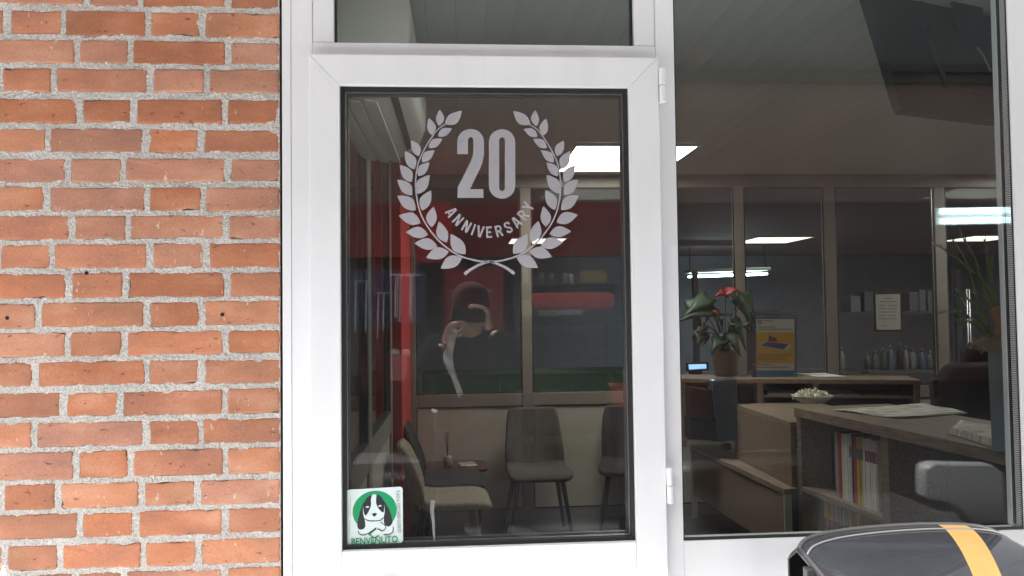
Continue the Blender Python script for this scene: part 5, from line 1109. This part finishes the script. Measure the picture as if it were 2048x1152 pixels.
# face
MB().add([HC + Vector(v) for v in ((0, 0.098, 0.012), (-0.016, 0.092, -0.035), (0.016, 0.092, -0.035), (0, 0.122, -0.03), (0, 0.09, -0.042))], [(0, 1, 3), (0, 3, 2), (1, 4, 3), (3, 4, 2)]).build('nose', SKIN, pe, smooth=True)
for s in (-1, 1):
    MB().lathe([(0.002, -0.009), (0.009, -0.005), (0.011, 0), (0.009, 0.005), (0.002, 0.009)], HC + Vector((s * 0.032, 0.086, 0.008)), 10).build('eye', M('eye_dark', (0.05, 0.035, 0.03), 0.2), pe, smooth=True)
    MB().lathe([(0.004, -0.03), (0.014, -0.02), (0.017, 0.0), (0.015, 0.018), (0.004, 0.028)], HC + Vector((s * 0.084, -0.005, -0.01)), 8).build('ear', SKIN, pe, smooth=True)
MB().tube([HC + Vector((-0.024, 0.089, -0.066)), HC + Vector((0, 0.096, -0.064)), HC + Vector((0.024, 0.089, -0.066))], 0.005, 6).build('mouth', M('lips', (0.30, 0.11, 0.09), 0.5), pe, smooth=True)
# hands: palm with five chains each
def hand(w0, palm_dir, curl_dir, side, name):
    w0 = Vector(w0); pd = Vector(palm_dir).normalized(); cu = Vector(curl_dir).normalized(); sd_ = pd.cross(cu).normalized() * side
    V = [w0 - pd * 0.035, w0, w0 + pd * 0.05]; E_ = [(0, 1), (1, 2)]; Rr_ = [(0.026, 0.022), (0.033, 0.022), (0.04, 0.02)]
    o = make_skin(name, SKIN, V, E_, Rr_, pe)
    for k, (off, L_) in enumerate(((-0.03, 0.06), (-0.01, 0.072), (0.01, 0.068), (0.03, 0.054))):
        a_ = w0 + pd * 0.055 + sd_ * off
        b_ = a_ + (pd * 0.75 + cu * 0.5) * L_ * 0.55; c_ = b_ + (pd * 0.05 + cu * 0.95) * L_ * 0.5; e_ = c_ + (-pd * 0.6 + cu * 0.6) * L_ * 0.35
        make_skin('finger', SKIN, [a_ - pd * 0.03, a_, b_, c_, e_], [(0, 1), (1, 2), (2, 3), (3, 4)], [0.010, 0.0105, 0.0095, 0.009, 0.0075], pe)
    a_ = w0 + pd * 0.005 - sd_ * 0.03; make_skin('thumb', SKIN, [a_ + sd_ * 0.02, a_, a_ - sd_ * 0.018 + (pd + cu) * 0.022, a_ - sd_ * 0.012 + (pd + cu) * 0.045], [(0, 1), (1, 2), (2, 3)], [0.013, 0.0125, 0.011, 0.009], pe)
hand(HL, (0.35, 0.25, 0.9), (0.8, 0.5, -0.1), 1, 'hand'); hand(HR, (-0.30, 0.1, 0.95), (-0.85, 0.5, 0.05), -1, 'hand')
ph = empty('phone', (0.03, -1.84, 1.5)); tag(ph, 'black phone held up in landscape by the mirrored photographer', 'phone')
MB().prism([Vector((x, -1.852, z)) for x, z in rrect(-0.035, 1.508, 0.122, 1.583, 0.009)], Vector((0, 0.009, 0))).build('body', BLACKP, ph, bevel=0.002)
MB().lathe([(0.0085, 0), (0.0085, 0.001), (0.006, 0.0015)], (0, 0, 0), 16).build('lens', M('lens_glass', (0.01, 0.01, 0.02), 0.05), ph).location = Vector((-0.0, -1.8425, 1.55)) - wloc(ph)
bpy.data.objects['lens.001' if 'lens.001' in bpy.data.objects else 'lens'].rotation_euler = (-math.pi / 2, 0, 0)
# crumpled paper and strip in the hand
P = []
for i, (x, y, z, w_) in enumerate(((-0.035, -1.85, 1.50, 0.035), (-0.03, -1.835, 1.46, 0.045), (-0.035, -1.84, 1.42, 0.04), (-0.05, -1.83, 1.385, 0.05), (-0.055, -1.82, 1.35, 0.045), (-0.045, -1.83, 1.31, 0.03), (-0.03, -1.835, 1.27, 0.022), (-0.012, -1.83, 1.22, 0.02), (0.005, -1.835, 1.17, 0.019))):
    P.append([Vector((x + w_ * (k / 2 - 0.5) * 1.0, y + 0.012 * ((i + k) % 2), z + 0.012 * (k - 1))) for k in range(3)])
o = MB().grid(P).build('paper_strip', WPAPER, None, solid=0.0008); tag(o, 'crumpled white paper strip dangling from the mirrored hand', 'paper')
